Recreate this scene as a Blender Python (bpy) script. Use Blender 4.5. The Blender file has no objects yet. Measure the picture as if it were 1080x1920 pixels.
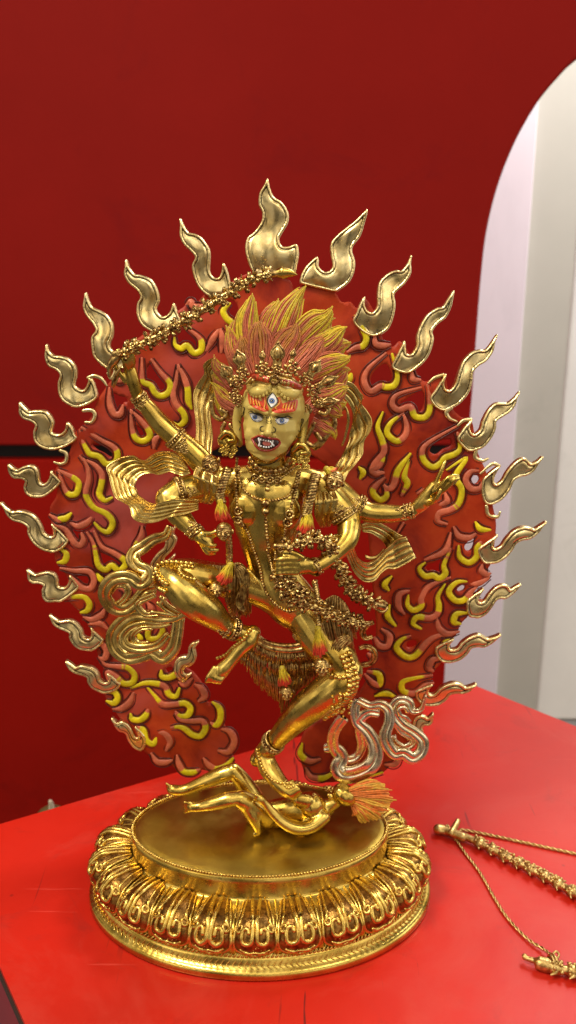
import bpy, math, random
import numpy as np
from mathutils import Vector, Matrix
from mathutils.geometry import delaunay_2d_cdt
from mathutils.bvhtree import BVHTree
rnd = random.Random(7)
scene = bpy.context.scene
COL = scene.collection

# ------------------------------------------------------------------ camera
F = 1450.0; CX = 540.0; CY = 960.0
D = 0.62; H = 0.516; PITCH = math.radians(14)
CP, SP = math.cos(PITCH), math.sin(PITCH)
CAM = np.array([0.0, -D, H])

def ray(px, py):
    u = (px-CX)/F; v = -(py-CY)/F
    return np.array([u, v*SP+CP, v*CP-SP])
def W(px, py, y=0.0):
    d = ray(px, py); t = (y+D)/d[1]
    return CAM+d*t
def WZ(px, py, z=0.0):
    d = ray(px, py); t = (z-H)/d[2]
    return CAM+d*t
def PS(px, py, y=0.0):
    d = ray(px, py); t = (y+D)/d[1]
    return t/F
ZOOM = {'Z0': (0, 0, 1), 'Z1': (360, 320, 1/3), 'Z2': (360, 620, 1/3), 'Z3': (180, 480, .27778), 'Z4': (180, 820, .27778),
        'Z5': (400, 860, .2963), 'Z6': (560, 840, .3148), 'Z7': (300, 1180, .4815), 'Z8': (150, 1440, .6296),
        'A1': (0, 400, 1/3), 'A2': (0, 840, 1/3), 'A3': (80, 1120, .37037), 'A4': (640, 380, .38889),
        'A5': (660, 840, .37037), 'A6': (560, 1220, 1/3), 'A7': (780, 1440, .27778), 'FZ': (400, 660, .22222),
        'G4': (560, 960, .16667)}
def Q(z, pts):
    ox, oy, s = ZOOM[z]
    return [(ox+p[0]*s, oy+p[1]*s)+tuple(p[2:]) for p in pts]
def NUM(z, s):
    """'x,y x,y ...' in zoom coordinates -> pixel points"""
    return Q(z, [tuple(float(c) for c in t.split(',')) for t in s.split()])

# ------------------------------------------------------------------ mesh builder
class MB:
    def __init__(self):
        self.v = []; self.f = []; self.c = []; self.n = 0; self.has = False
    def add(self, v, f, c=None):
        v = np.asarray(v, float).reshape(-1, 3)
        self.v.append(v)
        o = self.n
        self.f.extend([tuple(i+o for i in q) for q in f])
        if c is None:
            c = np.tile((0., 0., 0., 1.), (len(v), 1))
        else:
            self.has = True
        self.c.append(np.asarray(c, float).reshape(-1, 4))
        self.n += len(v)
    def verts(self): return np.concatenate(self.v)
    def mesh(self, name, origin=(0, 0, 0)):
        me = bpy.data.meshes.new(name)
        v = self.verts()-np.asarray(origin)
        me.from_pydata(v.tolist(), [], self.f)
        if self.has:
            a = me.attributes.new('col', 'FLOAT_COLOR', 'POINT')
            a.data.foreach_set('color', np.concatenate(self.c).ravel())
        me.polygons.foreach_set('use_smooth', [True]*len(me.polygons))
        me.update()
        return me
    def build(self, name, mat, parent=None, origin=None, slots=None):
        if origin is None: origin = ORIGIN.get(root_of(parent), (0, 0, 0)) if parent else (0, 0, 0)
        me = self.mesh(name, origin)
        o = bpy.data.objects.new(name, me); COL.objects.link(o)
        for m in (mat if isinstance(mat, (list, tuple)) else [mat]): me.materials.append(m)
        if slots is not None: me.polygons.foreach_set('material_index', slots)
        if parent: o.parent = parent
        else: o.location = origin
        return o
ORIGIN = {}
def root_of(o):
    while o.parent: o = o.parent
    return o.name
def tag(o, label=None, cat=None, group=None, kind=None):
    if label: o['label'] = label
    if cat: o['category'] = cat
    if group: o['group'] = group
    if kind: o['kind'] = kind
    return o
def empty(name, loc):
    o = bpy.data.objects.new(name, None); COL.objects.link(o)
    o.empty_display_size = 0.02
    o.location = tuple(loc); ORIGIN[o.name] = tuple(loc)
    return o
def flat_shade(o, ang=40):
    me = o.data
    me.polygons.foreach_set('use_smooth', [False]*len(me.polygons)); me.update()

# ------------------------------------------------------------------ curves
def cr(pts, k=4, closed=False):
    """Catmull-Rom resample of an N x m array, k steps a span"""
    P = np.asarray(pts, float)
    n = len(P)
    if n < 3 and not closed:
        t = np.linspace(0, 1, k+1)[:, None]
        return P[0]*(1-t)+P[1]*t if n == 2 else P
    out = []
    m = n if closed else n-1
    for i in range(m):
        if closed:
            p0, p1, p2, p3 = P[(i-1) % n], P[i], P[(i+1) % n], P[(i+2) % n]
        else:
            p1, p2 = P[i], P[i+1]
            p0 = P[i-1] if i > 0 else 2*p1-p2
            p3 = P[i+2] if i+2 < n else 2*p2-p1
        for j in range(k):
            t = j/k
            out.append(.5*((2*p1)+(-p0+p2)*t+(2*p0-5*p1+4*p2-p3)*t*t+(-p0+3*p1-3*p2+p3)*t**3))
    if not closed: out.append(P[-1])
    return np.array(out)

def world_line(pts, y=None):
    """(px,py,ymm,rpx) -> N x 4 world + radius"""
    out = []
    for p in pts:
        yy = p[2]/1000.0
        w = W(p[0], p[1], yy); out.append((w[0], w[1], w[2], p[3]*PS(p[0], p[1], yy)))
    return np.array(out)
YD = np.array([0, 1.0, 0])
def frames(C, ref=YD, closed=False):
    n = len(C)
    T = np.zeros((n, 3))
    T[1:-1] = C[2:]-C[:-2]; T[0] = C[1]-C[0]; T[-1] = C[-1]-C[-2]
    if closed: T[0] = T[-1] = C[1]-C[-2]
    T /= np.maximum(np.linalg.norm(T, axis=1), 1e-12)[:, None]
    A = np.cross(T, ref)
    prev = None
    for i in range(n):
        l = np.linalg.norm(A[i])
        if l < .25 and prev is not None:
            a = prev-T[i]*prev.dot(T[i])
            A[i] = a/np.linalg.norm(a)
        elif l < 1e-6:
            A[i] = np.cross(T[i], (1, 0, .1)); A[i] /= np.linalg.norm(A[i])
        else:
            A[i] /= l
        prev = A[i]
    B = np.cross(T, A)
    return T, A, B      # A across in picture plane, B toward -ref (to the viewer)
CIRC = {}
def circ(n):
    if n not in CIRC:
        a = np.linspace(0, 2*math.pi, n, endpoint=False)
        CIRC[n] = np.stack([np.cos(a), np.sin(a)], 1)
    return CIRC[n]
def sweep(mb, L, sec, closed=False, caps=True, ref=YD, cols=None, round_ends=False, absv=False, edge=None):
    """L: N x 4 (xyz, half width); sec: M x 2 in half widths (u across, v along depth; v absolute metres if absv)"""
    L = np.asarray(L, float)
    C, R = L[:, :3], L[:, 3].copy()
    if round_ends:
        pre = []; post = []
        t0 = C[0]-C[1]; t0 /= np.linalg.norm(t0)+1e-12; t1 = C[-1]-C[-2]; t1 /= np.linalg.norm(t1)+1e-12
        for q in (0.95, .75, .4):
            pre.append(np.append(C[0]+t0*R[0]*q*round_ends, R[0]*math.sqrt(1-q*q)))
        for q in (0.4, .75, .95):
            post.append(np.append(C[-1]+t1*R[-1]*q*round_ends, R[-1]*math.sqrt(1-q*q)))
        L = np.concatenate([np.array(pre), L, np.array(post)])
        if cols is not None: cols = np.concatenate([np.repeat(cols[:1], 3, 0), cols, np.repeat(cols[-1:], 3, 0)])
        C, R = L[:, :3], L[:, 3]
    T, A, B = frames(C, ref, closed)
    n, m = len(C), len(sec)
    sec = np.asarray(sec, float)
    vv = sec[None, :, 1:2] if absv else sec[None, :, 1:2]*R[:, None, None]
    V = C[:, None, :]+A[:, None, :]*(sec[None, :, 0:1]*R[:, None, None])+B[:, None, :]*vv
    f = []
    N = n if closed else n-1
    for i in range(N):
        a = i*m; b = ((i+1) % n)*m
        for j in range(m):
            k = (j+1) % m
            f.append((a+j, a+k, b+k, b+j))
    if caps and not closed:
        f.append(tuple(range(m))[::-1]); f.append(tuple(range((n-1)*m, n*m)))
    c = None
    if cols is not None:
        c = np.repeat(np.asarray(cols), m, 0)
        if edge is not None:      # painted outline: the flanks of the section take the edge colour
            k = np.tile(edge[1], n)[:, None]; c = c*(1-k)+np.array([*edge[0], 1.0])*k
    mb.add(V.reshape(-1, 3), f, c)
def tube(mb, pts, n=10, flat=1.0, k=4, closed=False, ends=1.0, col=None):
    L = cr(world_line(pts), k, closed)
    L[:, 3] = np.maximum(L[:, 3], 1e-5)
    s = circ(n)*np.array([1, flat])
    c = None if col is None else np.tile(col, (len(L), 1))
    sweep(mb, L, s, closed=closed, round_ends=(0 if closed else ends), cols=c)
def wtube(mb, C, r, n=8, closed=False, flat=1.0, ref=YD, k=1, ends=1.0, col=None):
    """tube through world points"""
    C = np.asarray(C, float)
    r = np.full(len(C), r) if np.isscalar(r) else np.asarray(r, float)
    L = np.concatenate([C, r[:, None]], 1)
    if k > 1: L = cr(L, k, closed)
    c = None if col is None else np.tile(col, (len(L), 1))
    sweep(mb, L, circ(n)*np.array([1, flat]), closed=closed, ref=ref, round_ends=(0 if closed else ends), cols=c)
_S = {}
def sphere_vf(nu=8, nv=6):
    if (nu, nv) in _S: return _S[(nu, nv)]
    v = [(0, 0, 1)]
    for j in range(1, nv):
        t = math.pi*j/nv
        for i in range(nu):
            a = 2*math.pi*i/nu
            v.append((math.sin(t)*math.cos(a), math.sin(t)*math.sin(a), math.cos(t)))
    v.append((0, 0, -1))
    f = [(0, 1+i, 1+(i+1) % nu) for i in range(nu)]
    for j in range(nv-2):
        for i in range(nu):
            a = 1+j*nu; k = (i+1) % nu
            f.append((a+i, a+nu+i, a+nu+k, a+k))
    l = len(v)-1; a = 1+(nv-2)*nu
    f += [(l, a+(i+1) % nu, a+i) for i in range(nu)]
    _S[(nu, nv)] = (np.array(v), f)
    return _S[(nu, nv)]
def ball(mb, c, r, nu=8, nv=6, rot=None, col=None):
    v, f = sphere_vf(nu, nv)
    r = np.array([r, r, r]) if np.isscalar(r) else np.asarray(r)
    v = v*r
    if rot is not None: v = v @ np.asarray(rot.to_3x3() if hasattr(rot, 'to_3x3') else rot).T
    mb.add(v+np.asarray(c), f, None if col is None else np.tile(col, (len(v), 1)))
def pball(mb, px, py, ymm, rx, ry=None, rz=None, tilt=0, nu=12, nv=8, col=None):
    """ellipsoid at a pixel; radii in pixels (x, depth, z), tilt in degrees clockwise in the picture"""
    s = PS(px, py, ymm/1000)
    ry = rx if ry is None else ry; rz = rx if rz is None else rz
    ball(mb, W(px, py, ymm/1000), (rx*s, ry*s, rz*s), nu, nv, Matrix.Rotation(math.radians(tilt), 3, 'Y'), col)
def resample(C, step):
    C = np.asarray(C, float)
    d = np.r_[0, np.cumsum(np.linalg.norm(np.diff(C, axis=0), axis=1))]
    n = max(2, int(round(d[-1]/step))+1)
    t = np.linspace(0, d[-1], n)
    return np.stack([np.interp(t, d, C[:, i]) for i in range(C.shape[1])], 1)
def beads(mb, C, r, step=None, nu=7, nv=5, jitter=0.0):
    P = resample(C, step or r*2.05)
    for p in P:
        ball(mb, p, r*(1+rnd.uniform(-jitter, jitter)), nu, nv)
def wl(z, s, ymm):
    """smooth world centre line; ymm a number or list"""
    P = NUM(z, s)
    ys = [ymm]*len(P) if np.isscalar(ymm) else np.interp(np.linspace(0, 1, len(P)), np.linspace(0, 1, len(ymm)), ymm)
    return cr(np.array([W(p[0], p[1], y/1000) for p, y in zip(P, ys)]), 6)
def band(z, s, ymm, half, sec, mb, k=5, absv=False, cols=None, ends=0.0, closed=False):
    """sweep of a section along zoom points; half width in zoom px (number or list)"""
    P = NUM(z, s); n = len(P)
    ys = np.interp(np.linspace(0, 1, n), np.linspace(0, 1, len(np.atleast_1d(ymm))), np.atleast_1d(ymm))
    hs = np.interp(np.linspace(0, 1, n), np.linspace(0, 1, len(np.atleast_1d(half))), np.atleast_1d(half))*ZOOM[z][2]
    L = cr(world_line([(p[0], p[1], y, h) for p, y, h in zip(P, ys, hs)]), k, closed)
    L[:, 3] = np.maximum(L[:, 3], 2e-5)
    if cols is not None: cols = cols(np.linspace(0, 1, len(L)))
    if absv and not closed:       # tuck the two ends in
        a, b = L[0].copy(), L[-1].copy()
        a[:3] += (L[0, :3]-L[1, :3])*.25; b[:3] += (L[-1, :3]-L[-2, :3])*.25; a[3] *= .55; b[3] *= .55
        a2, b2 = a.copy(), b.copy(); a2[3] = b2[3] = 1e-5
        L = np.concatenate([[a2, a], L, [b, b2]])
    sweep(mb, L, sec, absv=absv, cols=cols, round_ends=ends, closed=closed)
def fold_sec(folds, t=.0012, amp=.001, n=10):
    """ribbon section: folded front, plain back; u in half widths, v metres (absv)"""
    m = folds*n
    u = np.linspace(-1, 1, m+1)
    ph = (u+1)/2*folds
    v = t*.5+amp*np.abs(np.sin(ph*math.pi))**.25
    top = np.stack([u, v], 1)
    rim = np.array([[1.03, 0.0]])
    bot = np.stack([u[::-2], -t*.5+0*u[::-2]], 1)
    return np.concatenate([top, rim, bot, [[-1.03, 0.0]]])[::-1]
def ribbon(mb, z, outer, inner, ymm, folds=3, t=1.6, amp=1.6, k=5, wav=0.0, wn=3.0, ph=0.0, nper=10):
    """cloth strip between two traced edges, with folds running along it and a real thickness"""
    A = cr(np.array(NUM(z, outer)), k); B = cr(np.array(NUM(z, inner)), k)
    n = max(len(A), len(B))
    def rs(X):
        x = np.linspace(0, 1, len(X)); t_ = np.linspace(0, 1, n)
        return np.stack([np.interp(t_, x, X[:, 0]), np.interp(t_, x, X[:, 1])], 1)
    A, B = rs(A), rs(B)
    ys = np.interp(np.linspace(0, 1, n), np.linspace(0, 1, len(np.atleast_1d(ymm))), np.atleast_1d(ymm))
    m = folds*nper+1
    V = np.zeros((n, m, 3))
    for j in range(m):
        s = j/(m-1)
        hgt = amp*(abs(math.sin(s*folds*math.pi))**.25)
        rim = .9*amp*max(0, 1-min(s, 1-s)/.07)
        for i in range(n):
            p = A[i]*(1-s)+B[i]*s
            yy = ys[i]-hgt-rim+wav*math.sin(wn*2*math.pi*i/n+ph)*(.4+.6*s)
            V[i, j] = W(p[0], p[1], yy/1000)
    Bk = V.copy(); Bk[:, :, 1] = (ys[:, None]+t)/1000
    f = []
    def id0(i, j): return i*m+j
    o = n*m
    for i in range(n-1):
        for j in range(m-1):
            f.append((id0(i, j), id0(i+1, j), id0(i+1, j+1), id0(i, j+1)))
            f.append((o+id0(i, j), o+id0(i, j+1), o+id0(i+1, j+1), o+id0(i+1, j)))
        for j in (0, m-1):
            a, b = id0(i, j), id0(i+1, j)
            f.append((a, o+a, o+b, b) if j == 0 else (a, b, o+b, o+a))
    for i in (0, n-1):
        for j in range(m-1):
            a, b = id0(i, j), id0(i, j+1)
            f.append((a, b, o+b, o+a) if i == 0 else (a, o+a, o+b, b))
    mb.add(np.concatenate([V.reshape(-1, 3), Bk.reshape(-1, 3)]), f)

# ------------------------------------------------------------------ flat reliefs
def seg_dist(P, poly):
    a = poly; b = np.roll(poly, -1, 0)
    ab = b-a; L2 = np.maximum((ab**2).sum(1), 1e-9)
    out = np.empty(len(P))
    for s in range(0, len(P), 4000):
        p = P[s:s+4000]
        t = np.clip(((p[:, None]-a)*ab).sum(2)/L2, 0, 1)
        d = p[:, None]-(a+t[:, :, None]*ab)
        out[s:s+4000] = np.sqrt((d**2).sum(2)).min(1)
    return out
def inside(P, poly):
    a = poly; b = np.roll(poly, -1, 0)
    x, y = P[:, 0][:, None], P[:, 1][:, None]
    c = (a[:, 1] > y) != (b[:, 1] > y)
    dy = b[:, 1]-a[:, 1]; dy = np.where(np.abs(dy) < 1e-9, 1e-9, dy)
    xi = (b[:, 0]-a[:, 0])*(y-a[:, 1])/dy+a[:, 0]
    return ((c & (x < xi)).sum(1) % 2) == 1
def relief(mb, outline, holes, y0, step, prof, thick, jit=.2, attr=True):
    """plate standing in the plane y = y0 (metres), traced in pixels; prof(distance from the edge in px, points) -> height (m) to the front"""
    loops = [np.asarray(outline, float)]+[np.asarray(h, float) for h in holes]
    lo, hi = loops[0].min(0), loops[0].max(0)
    xs = np.arange(lo[0], hi[0], step); yy = np.arange(lo[1], hi[1], step*.87)
    G = np.array([(x+(step*.5 if j % 2 else 0), y) for j, y in enumerate(yy) for x in xs])
    rs = np.random.RandomState(3)
    G = G+rs.uniform(-jit, jit, G.shape)*step
    ok = inside(G, loops[0])
    for h in loops[1:]: ok &= ~inside(G, h)
    G = G[ok]
    dd = np.min([seg_dist(G, l) for l in loops], 0)
    G = G[dd > step*.45]
    pts = np.concatenate(loops+[G]); edges = []; o = 0
    for l in loops:
        n = len(l); edges += [(o+i, o+(i+1) % n) for i in range(n)]; o += n
    r = delaunay_2d_cdt([Vector(p) for p in pts.tolist()], edges, [], 0, 1e-5)
    V = np.array([tuple(p) for p in r[0]]); T = np.array([t for t in r[2] if len(t) == 3])
    cen = V[T].mean(1)
    ok = inside(cen, loops[0])
    for h in loops[1:]: ok &= ~inside(cen, h)
    T = T[ok]
    sd = np.min([seg_dist(V, l) for l in loops], 0)
    hgt = prof(sd, V)
    Wp = np.array([W(p[0], p[1], y0) for p in V])
    Fp = Wp.copy(); Fp[:, 1] -= hgt
    Bp = Wp.copy(); Bp[:, 1] += thick
    # orientation: face the viewer (-Y)
    a, b, c = Fp[T[:, 0]], Fp[T[:, 1]], Fp[T[:, 2]]
    ny = np.cross(b-a, c-a)[:, 1]
    T = np.where((ny > 0)[:, None], T[:, ::-1], T)
    n = len(V)
    cnt = {}
    for t in T:
        for i in range(3):
            e = (t[i], t[(i+1) % 3]); cnt[e] = 1
    f = [tuple(t) for t in T.tolist()]+[tuple(x+n for x in t[::-1]) for t in T.tolist()]
    for (i, j) in cnt:
        if (j, i) not in cnt: f.append((j, i, i+n, j+n))
    c = np.zeros((2*n, 4)); c[:n, 0] = sd; c[n:, 0] = 99; c[:, 3] = 1
    mb.add(np.concatenate([Fp, Bp]), [tuple(int(i) for i in q) for q in f], c if attr else None)

# ------------------------------------------------------------------ materials
def new_mat(name):
    m = bpy.data.materials.new(name); m.use_nodes = True
    nt = m.node_tree; nt.nodes.clear()
    out = nt.nodes.new('ShaderNodeOutputMaterial'); b = nt.nodes.new('ShaderNodeBsdfPrincipled')
    nt.links.new(b.outputs[0], out.inputs[0])
    return m, nt, b
def noise(nt, scale, detail=4, rough=.55, dist=0.0, coord='Object'):
    tc = nt.nodes.new('ShaderNodeTexCoord'); n = nt.nodes.new('ShaderNodeTexNoise')
    n.inputs['Scale'].default_value = scale; n.inputs['Detail'].default_value = detail
    n.inputs['Roughness'].default_value = rough; n.inputs['Distortion'].default_value = dist
    nt.links.new(tc.outputs[coord], n.inputs['Vector'])
    return n.outputs['Fac']
def ramp(nt, fac, stops):
    r = nt.nodes.new('ShaderNodeValToRGB')
    el = r.color_ramp.elements
    while len(el) < len(stops): el.new(.5)
    for e, (p, c) in zip(el, stops):
        e.position = p; e.color = (c[0], c[1], c[2], 1) if not np.isscalar(c) else (c, c, c, 1)
    nt.links.new(fac, r.inputs[0])
    return r.outputs[0]
def mixc(nt, fac, a, b, blend='MIX'):
    m = nt.nodes.new('ShaderNodeMix'); m.data_type = 'RGBA'; m.blend_type = blend
    for i, x in ((0, fac), (6, a), (7, b)):
        if hasattr(x, 'is_linked') or hasattr(x, 'links'): nt.links.new(x, m.inputs[i])
        else: m.inputs[i].default_value = x if np.isscalar(x) else (x[0], x[1], x[2], 1)
    return m.outputs[2]
def bump(nt, b, fac, strength, dist=.001):
    n = nt.nodes.new('ShaderNodeBump'); n.inputs['Strength'].default_value = strength; n.inputs['Distance'].default_value = dist
    nt.links.new(fac, n.inputs['Height']); nt.links.new(n.outputs[0], b.inputs['Normal'])
    return n
def attr(nt, name='col'):
    a = nt.nodes.new('ShaderNodeAttribute'); a.attribute_name = name
    return a
def metal(name, hi, lo, rough=(.2, .36), nscale=90, bstr=.15, bscale=160, spread=(.35, .7), line=None):
    m, nt, b = new_mat(name)
    n1 = noise(nt, nscale, 5, .6)
    c = ramp(nt, n1, [(spread[0], lo), (spread[1], hi)])
    if line:
        a = attr(nt); sx = nt.nodes.new('ShaderNodeSeparateColor'); nt.links.new(a.outputs['Color'], sx.inputs[0])
        mr = nt.nodes.new('ShaderNodeMapRange'); mr.inputs[2].default_value = 20; mr.inputs[4].default_value = 1
        nt.links.new(sx.outputs[0], mr.inputs[0])
        d0, d1 = line
        k = ramp(nt, mr.outputs[0], [(0, 0), ((d0-.5)/20, 0), (d0/20, 1), (d1/20, 1), ((d1+.5)/20, 0)])
        c = mixc(nt, k, c, (.02, .008, .003))
    nt.links.new(c, b.inputs['Base Color'])
    b.inputs['Metallic'].default_value = 1
    n2 = noise(nt, nscale*2.3, 4, .6)
    r = ramp(nt, n2, [(.3, rough[0]), (.75, rough[1])])
    nt.links.new(r, b.inputs['Roughness'])
    if bstr: bump(nt, b, noise(nt, bscale, 3, .5), bstr, .0006)
    return m
GOLD = metal('polished_gilding', (.78, .575, .145), (.46, .295, .05), (.19, .36), 40, .25, 110)
GOLD_TOP = metal('brushed_gilding', (.54, .40, .085), (.40, .28, .05), (.28, .42), 30, .10, 60)
ANTQ = metal('antique_gilding', (.74, .52, .18), (.17, .075, .026), (.24, .40), 260, .3, 420, (.37, .60))
FLAME = metal('front_lit_gilding', (.95, .81, .44), (.74, .55, .22), (.24, .40), 70, .3, 150, (.35, .68), line=(5.2, 6.1))  # gilding with the pale look of front light put into its colour
SCARF = metal('scarf_gilding', (.82, .63, .22), (.46, .29, .065), (.2, .38), 80, .3, 160)
SILV = metal('window_sheen_gilding', (.94, .86, .66), (.72, .56, .30), (.18, .34), 70, .3, 160)  # scarf gilding with the silvery window sheen put into its colour
PETAL = metal('burnished_relief_gilding', (.80, .57, .14), (.46, .27, .055), (.2, .36), 150, .3, 420, (.34, .62))
FIELD = metal('dark_petal_gilding', (.36, .19, .045), (.085, .035, .009), (.26, .44), 200, .6, 600, (.34, .64))
BRASS = metal('dull_brass_wire', (.76, .55, .21), (.36, .22, .07), (.34, .5), 300, .4, 500)
HAIRGOLD = metal('fur_gilding', (.64, .43, .15), (.24, .12, .04), (.28, .45), 300, .3, 500)
def paint(name, col=None, rough=.45, var=.25, nscale=120, bstr=.25, use_attr=False, metallic=0.0, coat=0.0, spec=.5):
    m, nt, b = new_mat(name)
    n = noise(nt, nscale, 5, .6)
    f = ramp(nt, n, [(.25, 1-var), (.75, 1+var*.3)])
    src = attr(nt).outputs['Color'] if use_attr else col
    c = mixc(nt, 1.0, src, f, 'MULTIPLY')
    nt.links.new(c, b.inputs['Base Color'])
    b.inputs['Roughness'].default_value = rough; b.inputs['Metallic'].default_value = metallic
    b.inputs['Coat Weight'].default_value = coat
    b.inputs['Specular IOR Level'].default_value = spec
    if bstr: bump(nt, b, noise(nt, nscale*2, 3), bstr, .0006)
    return m
CURL = paint('raised_flame_paint', use_attr=True, rough=.4, var=.38, nscale=150, bstr=.5, spec=.35)
HAIR = paint('hair_paint', use_attr=True, rough=.5, var=.45, nscale=420, bstr=.4)
FACEPAINT = paint('fine_line_paint', use_attr=True, rough=.35, var=.1, bstr=0)
SKIN = paint('face_gold_paint', (.60, .45, .11), rough=.42, var=.08, nscale=60, bstr=.03, metallic=.2, spec=.4)
Y_ = (.74, .60, .010); S_ = (.62, .15, .075); R_ = (.42, .035, .015)
# ================================================================== camera, light, world
cam = bpy.data.cameras.new('camera'); camo = bpy.data.objects.new('camera', cam); COL.objects.link(camo)
camo.location = CAM; camo.rotation_euler = (math.radians(90)-PITCH, 0, 0)
cam.sensor_fit = 'VERTICAL'; cam.sensor_height = 36; cam.sensor_width = 20.25; cam.lens = 36*F/1920
cam.clip_start = .01; cam.clip_end = 30
cam.dof.use_dof = True; cam.dof.focus_distance = .62; cam.dof.aperture_fstop = 7.0
scene.camera = camo
vs = scene.view_settings; vs.view_transform = 'Standard'; vs.look = 'None'; vs.exposure = -.08; vs.gamma = 1; vs.use_curve_mapping = False

def area(name, loc, target, size, power, color, sy=None):
    l = bpy.data.lights.new(name, 'AREA'); l.shape = 'ELLIPSE'; l.size = size; l.size_y = sy or size
    l.energy = power; l.color = color
    o = bpy.data.objects.new(name, l); COL.objects.link(o); o.location = loc
    o.rotation_euler = (Vector(target)-Vector(loc)).to_track_quat('-Z', 'Y').to_euler()
    return o
area('ceiling_lamp', (-.75, -.55, 1.75), (0, 0, .25), .5, 25, (1.0, .92, .78), .35)
area('second_ceiling_lamp', (.85, -1.0, 1.75), (0, 0, .25), .9, 8, (1.0, .91, .77), .7)
area('window_light', (2.1, -.2, .9), (0, .1, .3), 1.1, 7, (.92, .94, 1.0), 1.3)
area('back_room_lamp', (1.3, 1.15, 2.3), (1.15, 2.0, .4), 1.0, 74, (1.0, .97, .97))

world = bpy.data.worlds.new('World'); scene.world = world; world.use_nodes = True
wn = world.node_tree; bg = wn.nodes['Background']
tc = wn.nodes.new('ShaderNodeTexCoord'); sp = wn.nodes.new('ShaderNodeSeparateXYZ'); wn.links.new(tc.outputs['Generated'], sp.inputs[0])
mr = wn.nodes.new('ShaderNodeMapRange'); mr.inputs[1].default_value = -1; mr.inputs[2].default_value = 1
wn.links.new(sp.outputs[2], mr.inputs[0])
c = ramp(wn, mr.outputs[0], [(0, (.05, .04, .033)), (.35, (.12, .092, .07)), (.5, (.42, .36, .28)), (.65, (.60, .52, .42)), (1, (.50, .45, .38))])
# made-up room behind the camera: noise patches added for the gilding to reflect
wz = wn.nodes.new('ShaderNodeTexNoise'); wz.inputs['Scale'].default_value = 2.3; wz.inputs['Detail'].default_value = 3; wz.inputs['Roughness'].default_value = .6
wn.links.new(tc.outputs['Generated'], wz.inputs['Vector'])
k = ramp(wn, wz.outputs['Fac'], [(.40, .035), (.51, .5), (.62, 3.1)])
c = mixc(wn, 1.0, c, k, 'MULTIPLY')
fr = wn.nodes.new('ShaderNodeMapRange'); fr.inputs[1].default_value = -.75; fr.inputs[2].default_value = .35; fr.inputs[3].default_value = 1.9; fr.inputs[4].default_value = .75  # front half raised so the flame tongues reflect brighter
wn.links.new(sp.outputs[1], fr.inputs[0])
mf = wn.nodes.new('ShaderNodeVectorMath'); mf.operation = 'SCALE'; wn.links.new(c, mf.inputs[0]); wn.links.new(fr.outputs[0], mf.inputs[3])
wn.links.new(mf.outputs[0], bg.inputs[0]); bg.inputs[1].default_value = .85

# ================================================================== the setting
def slab(mb, pts, thick, dirv=(0, 1, 0)):
    """flat polygon of world points given thickness along dirv"""
    P = np.asarray(pts, float); n = len(P); d = np.asarray(dirv)*thick
    V = np.concatenate([P, P+d])
    f = [tuple(range(n)), tuple(range(2*n-1, n-1, -1))]
    for i in range(n):
        j = (i+1) % n; f.append((i, i+n, j+n, j))
    mb.add(V, f)
def fixn(o):
    import bmesh
    bm = bmesh.new(); bm.from_mesh(o.data); bmesh.ops.recalc_face_normals(bm, faces=bm.faces)
    for fc in bm.faces: fc.smooth = False
    bm.to_mesh(o.data); bm.free(); o.data.update()
    return o
def slab_obj(name, pts, thick, dirv, mat, parent=None, kind=None, bev=0):
    mb = MB(); slab(mb, pts, thick, dirv); o = fixn(mb.build(name, mat, parent))
    if kind: o['kind'] = kind
    if bev:
        m = o.modifiers.new('edge', 'BEVEL'); m.width = bev; m.segments = 3; m.limit_method = 'ANGLE'
    return o
REDWALL = paint('red_lacquered_board', (.215, .0085, .0062), rough=.6, var=.10, nscale=4, bstr=.06, spec=.03)
REDLOW = paint('lower_red_board', (.27, .007, .004), rough=.6, var=.10, nscale=4, bstr=.06, spec=.03)
BLACK = paint('flat_black', (.006, .005, .005), rough=.6, var=.1, bstr=0)
def scuffs(m, col, amt, sc):
    nt = m.node_tree; b = [n for n in nt.nodes if n.type == 'BSDF_PRINCIPLED'][0]
    src = b.inputs['Base Color'].links[0].from_socket
    k = ramp(nt, noise(nt, sc, 6, .7, 1.2), [(.56, 0), (.74, 1)])
    q = nt.nodes.new('ShaderNodeMath'); q.operation = 'MULTIPLY'; nt.links.new(k, q.inputs[0]); q.inputs[1].default_value = amt
    nt.links.new(mixc(nt, q.outputs[0], src, col), b.inputs['Base Color'])
scuffs(REDWALL, (.12, .006, .008), .45, 2.2); scuffs(REDLOW, (.13, .005, .004), .4, 3)
YB = .95
up = cr(np.array([(1260, 0), (1150, 60), (1080, 112), (1045, 147), (1012, 187), (982, 236), (958, 285), (937, 340), (921, 397), (910, 455), (903, 520), (898, 580), (893, 650), (888, 720), (882, 790), (878, 836)], float), 4)
outl = [W(p[0], p[1], YB) for p in up]+[W(-1900, 836, YB), W(-1900, -500, YB), W(1260, -500, YB)]
slab_obj('red_wall', outl, .05, (0, 1, 0), REDWALL, kind='structure', bev=.006)
lowr = [(878, 862), (868, 930), (858, 1010), (848, 1090), (839, 1180), (833, 1290), (830, 1500)]
outl = [W(p[0], p[1], YB+.02) for p in lowr]+[W(830, 1800, YB+.02), W(-1900, 1800, YB+.02), W(-1900, 862, YB+.02)]
slab_obj('red_lower_wall', outl, .05, (0, 1, 0), REDLOW, kind='structure', bev=.004)
a, b_ = W(-1900, 836, YB), W(868, 836, YB); z0 = W(0, 863, YB+.02)[2]; z1 = W(0, 835, YB)[2]
x0, x1 = a[0], b_[0]
slab_obj('dark_wall_gap', [(x0, YB+.058, z0-.02), (x1, YB+.058, z0-.02), (x1, YB+.058, z1+.02), (x0, YB+.058, z1+.02)], .02, (0, 1, 0), BLACK, kind='structure')  # black slab filling the slit between upper and lower board
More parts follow.
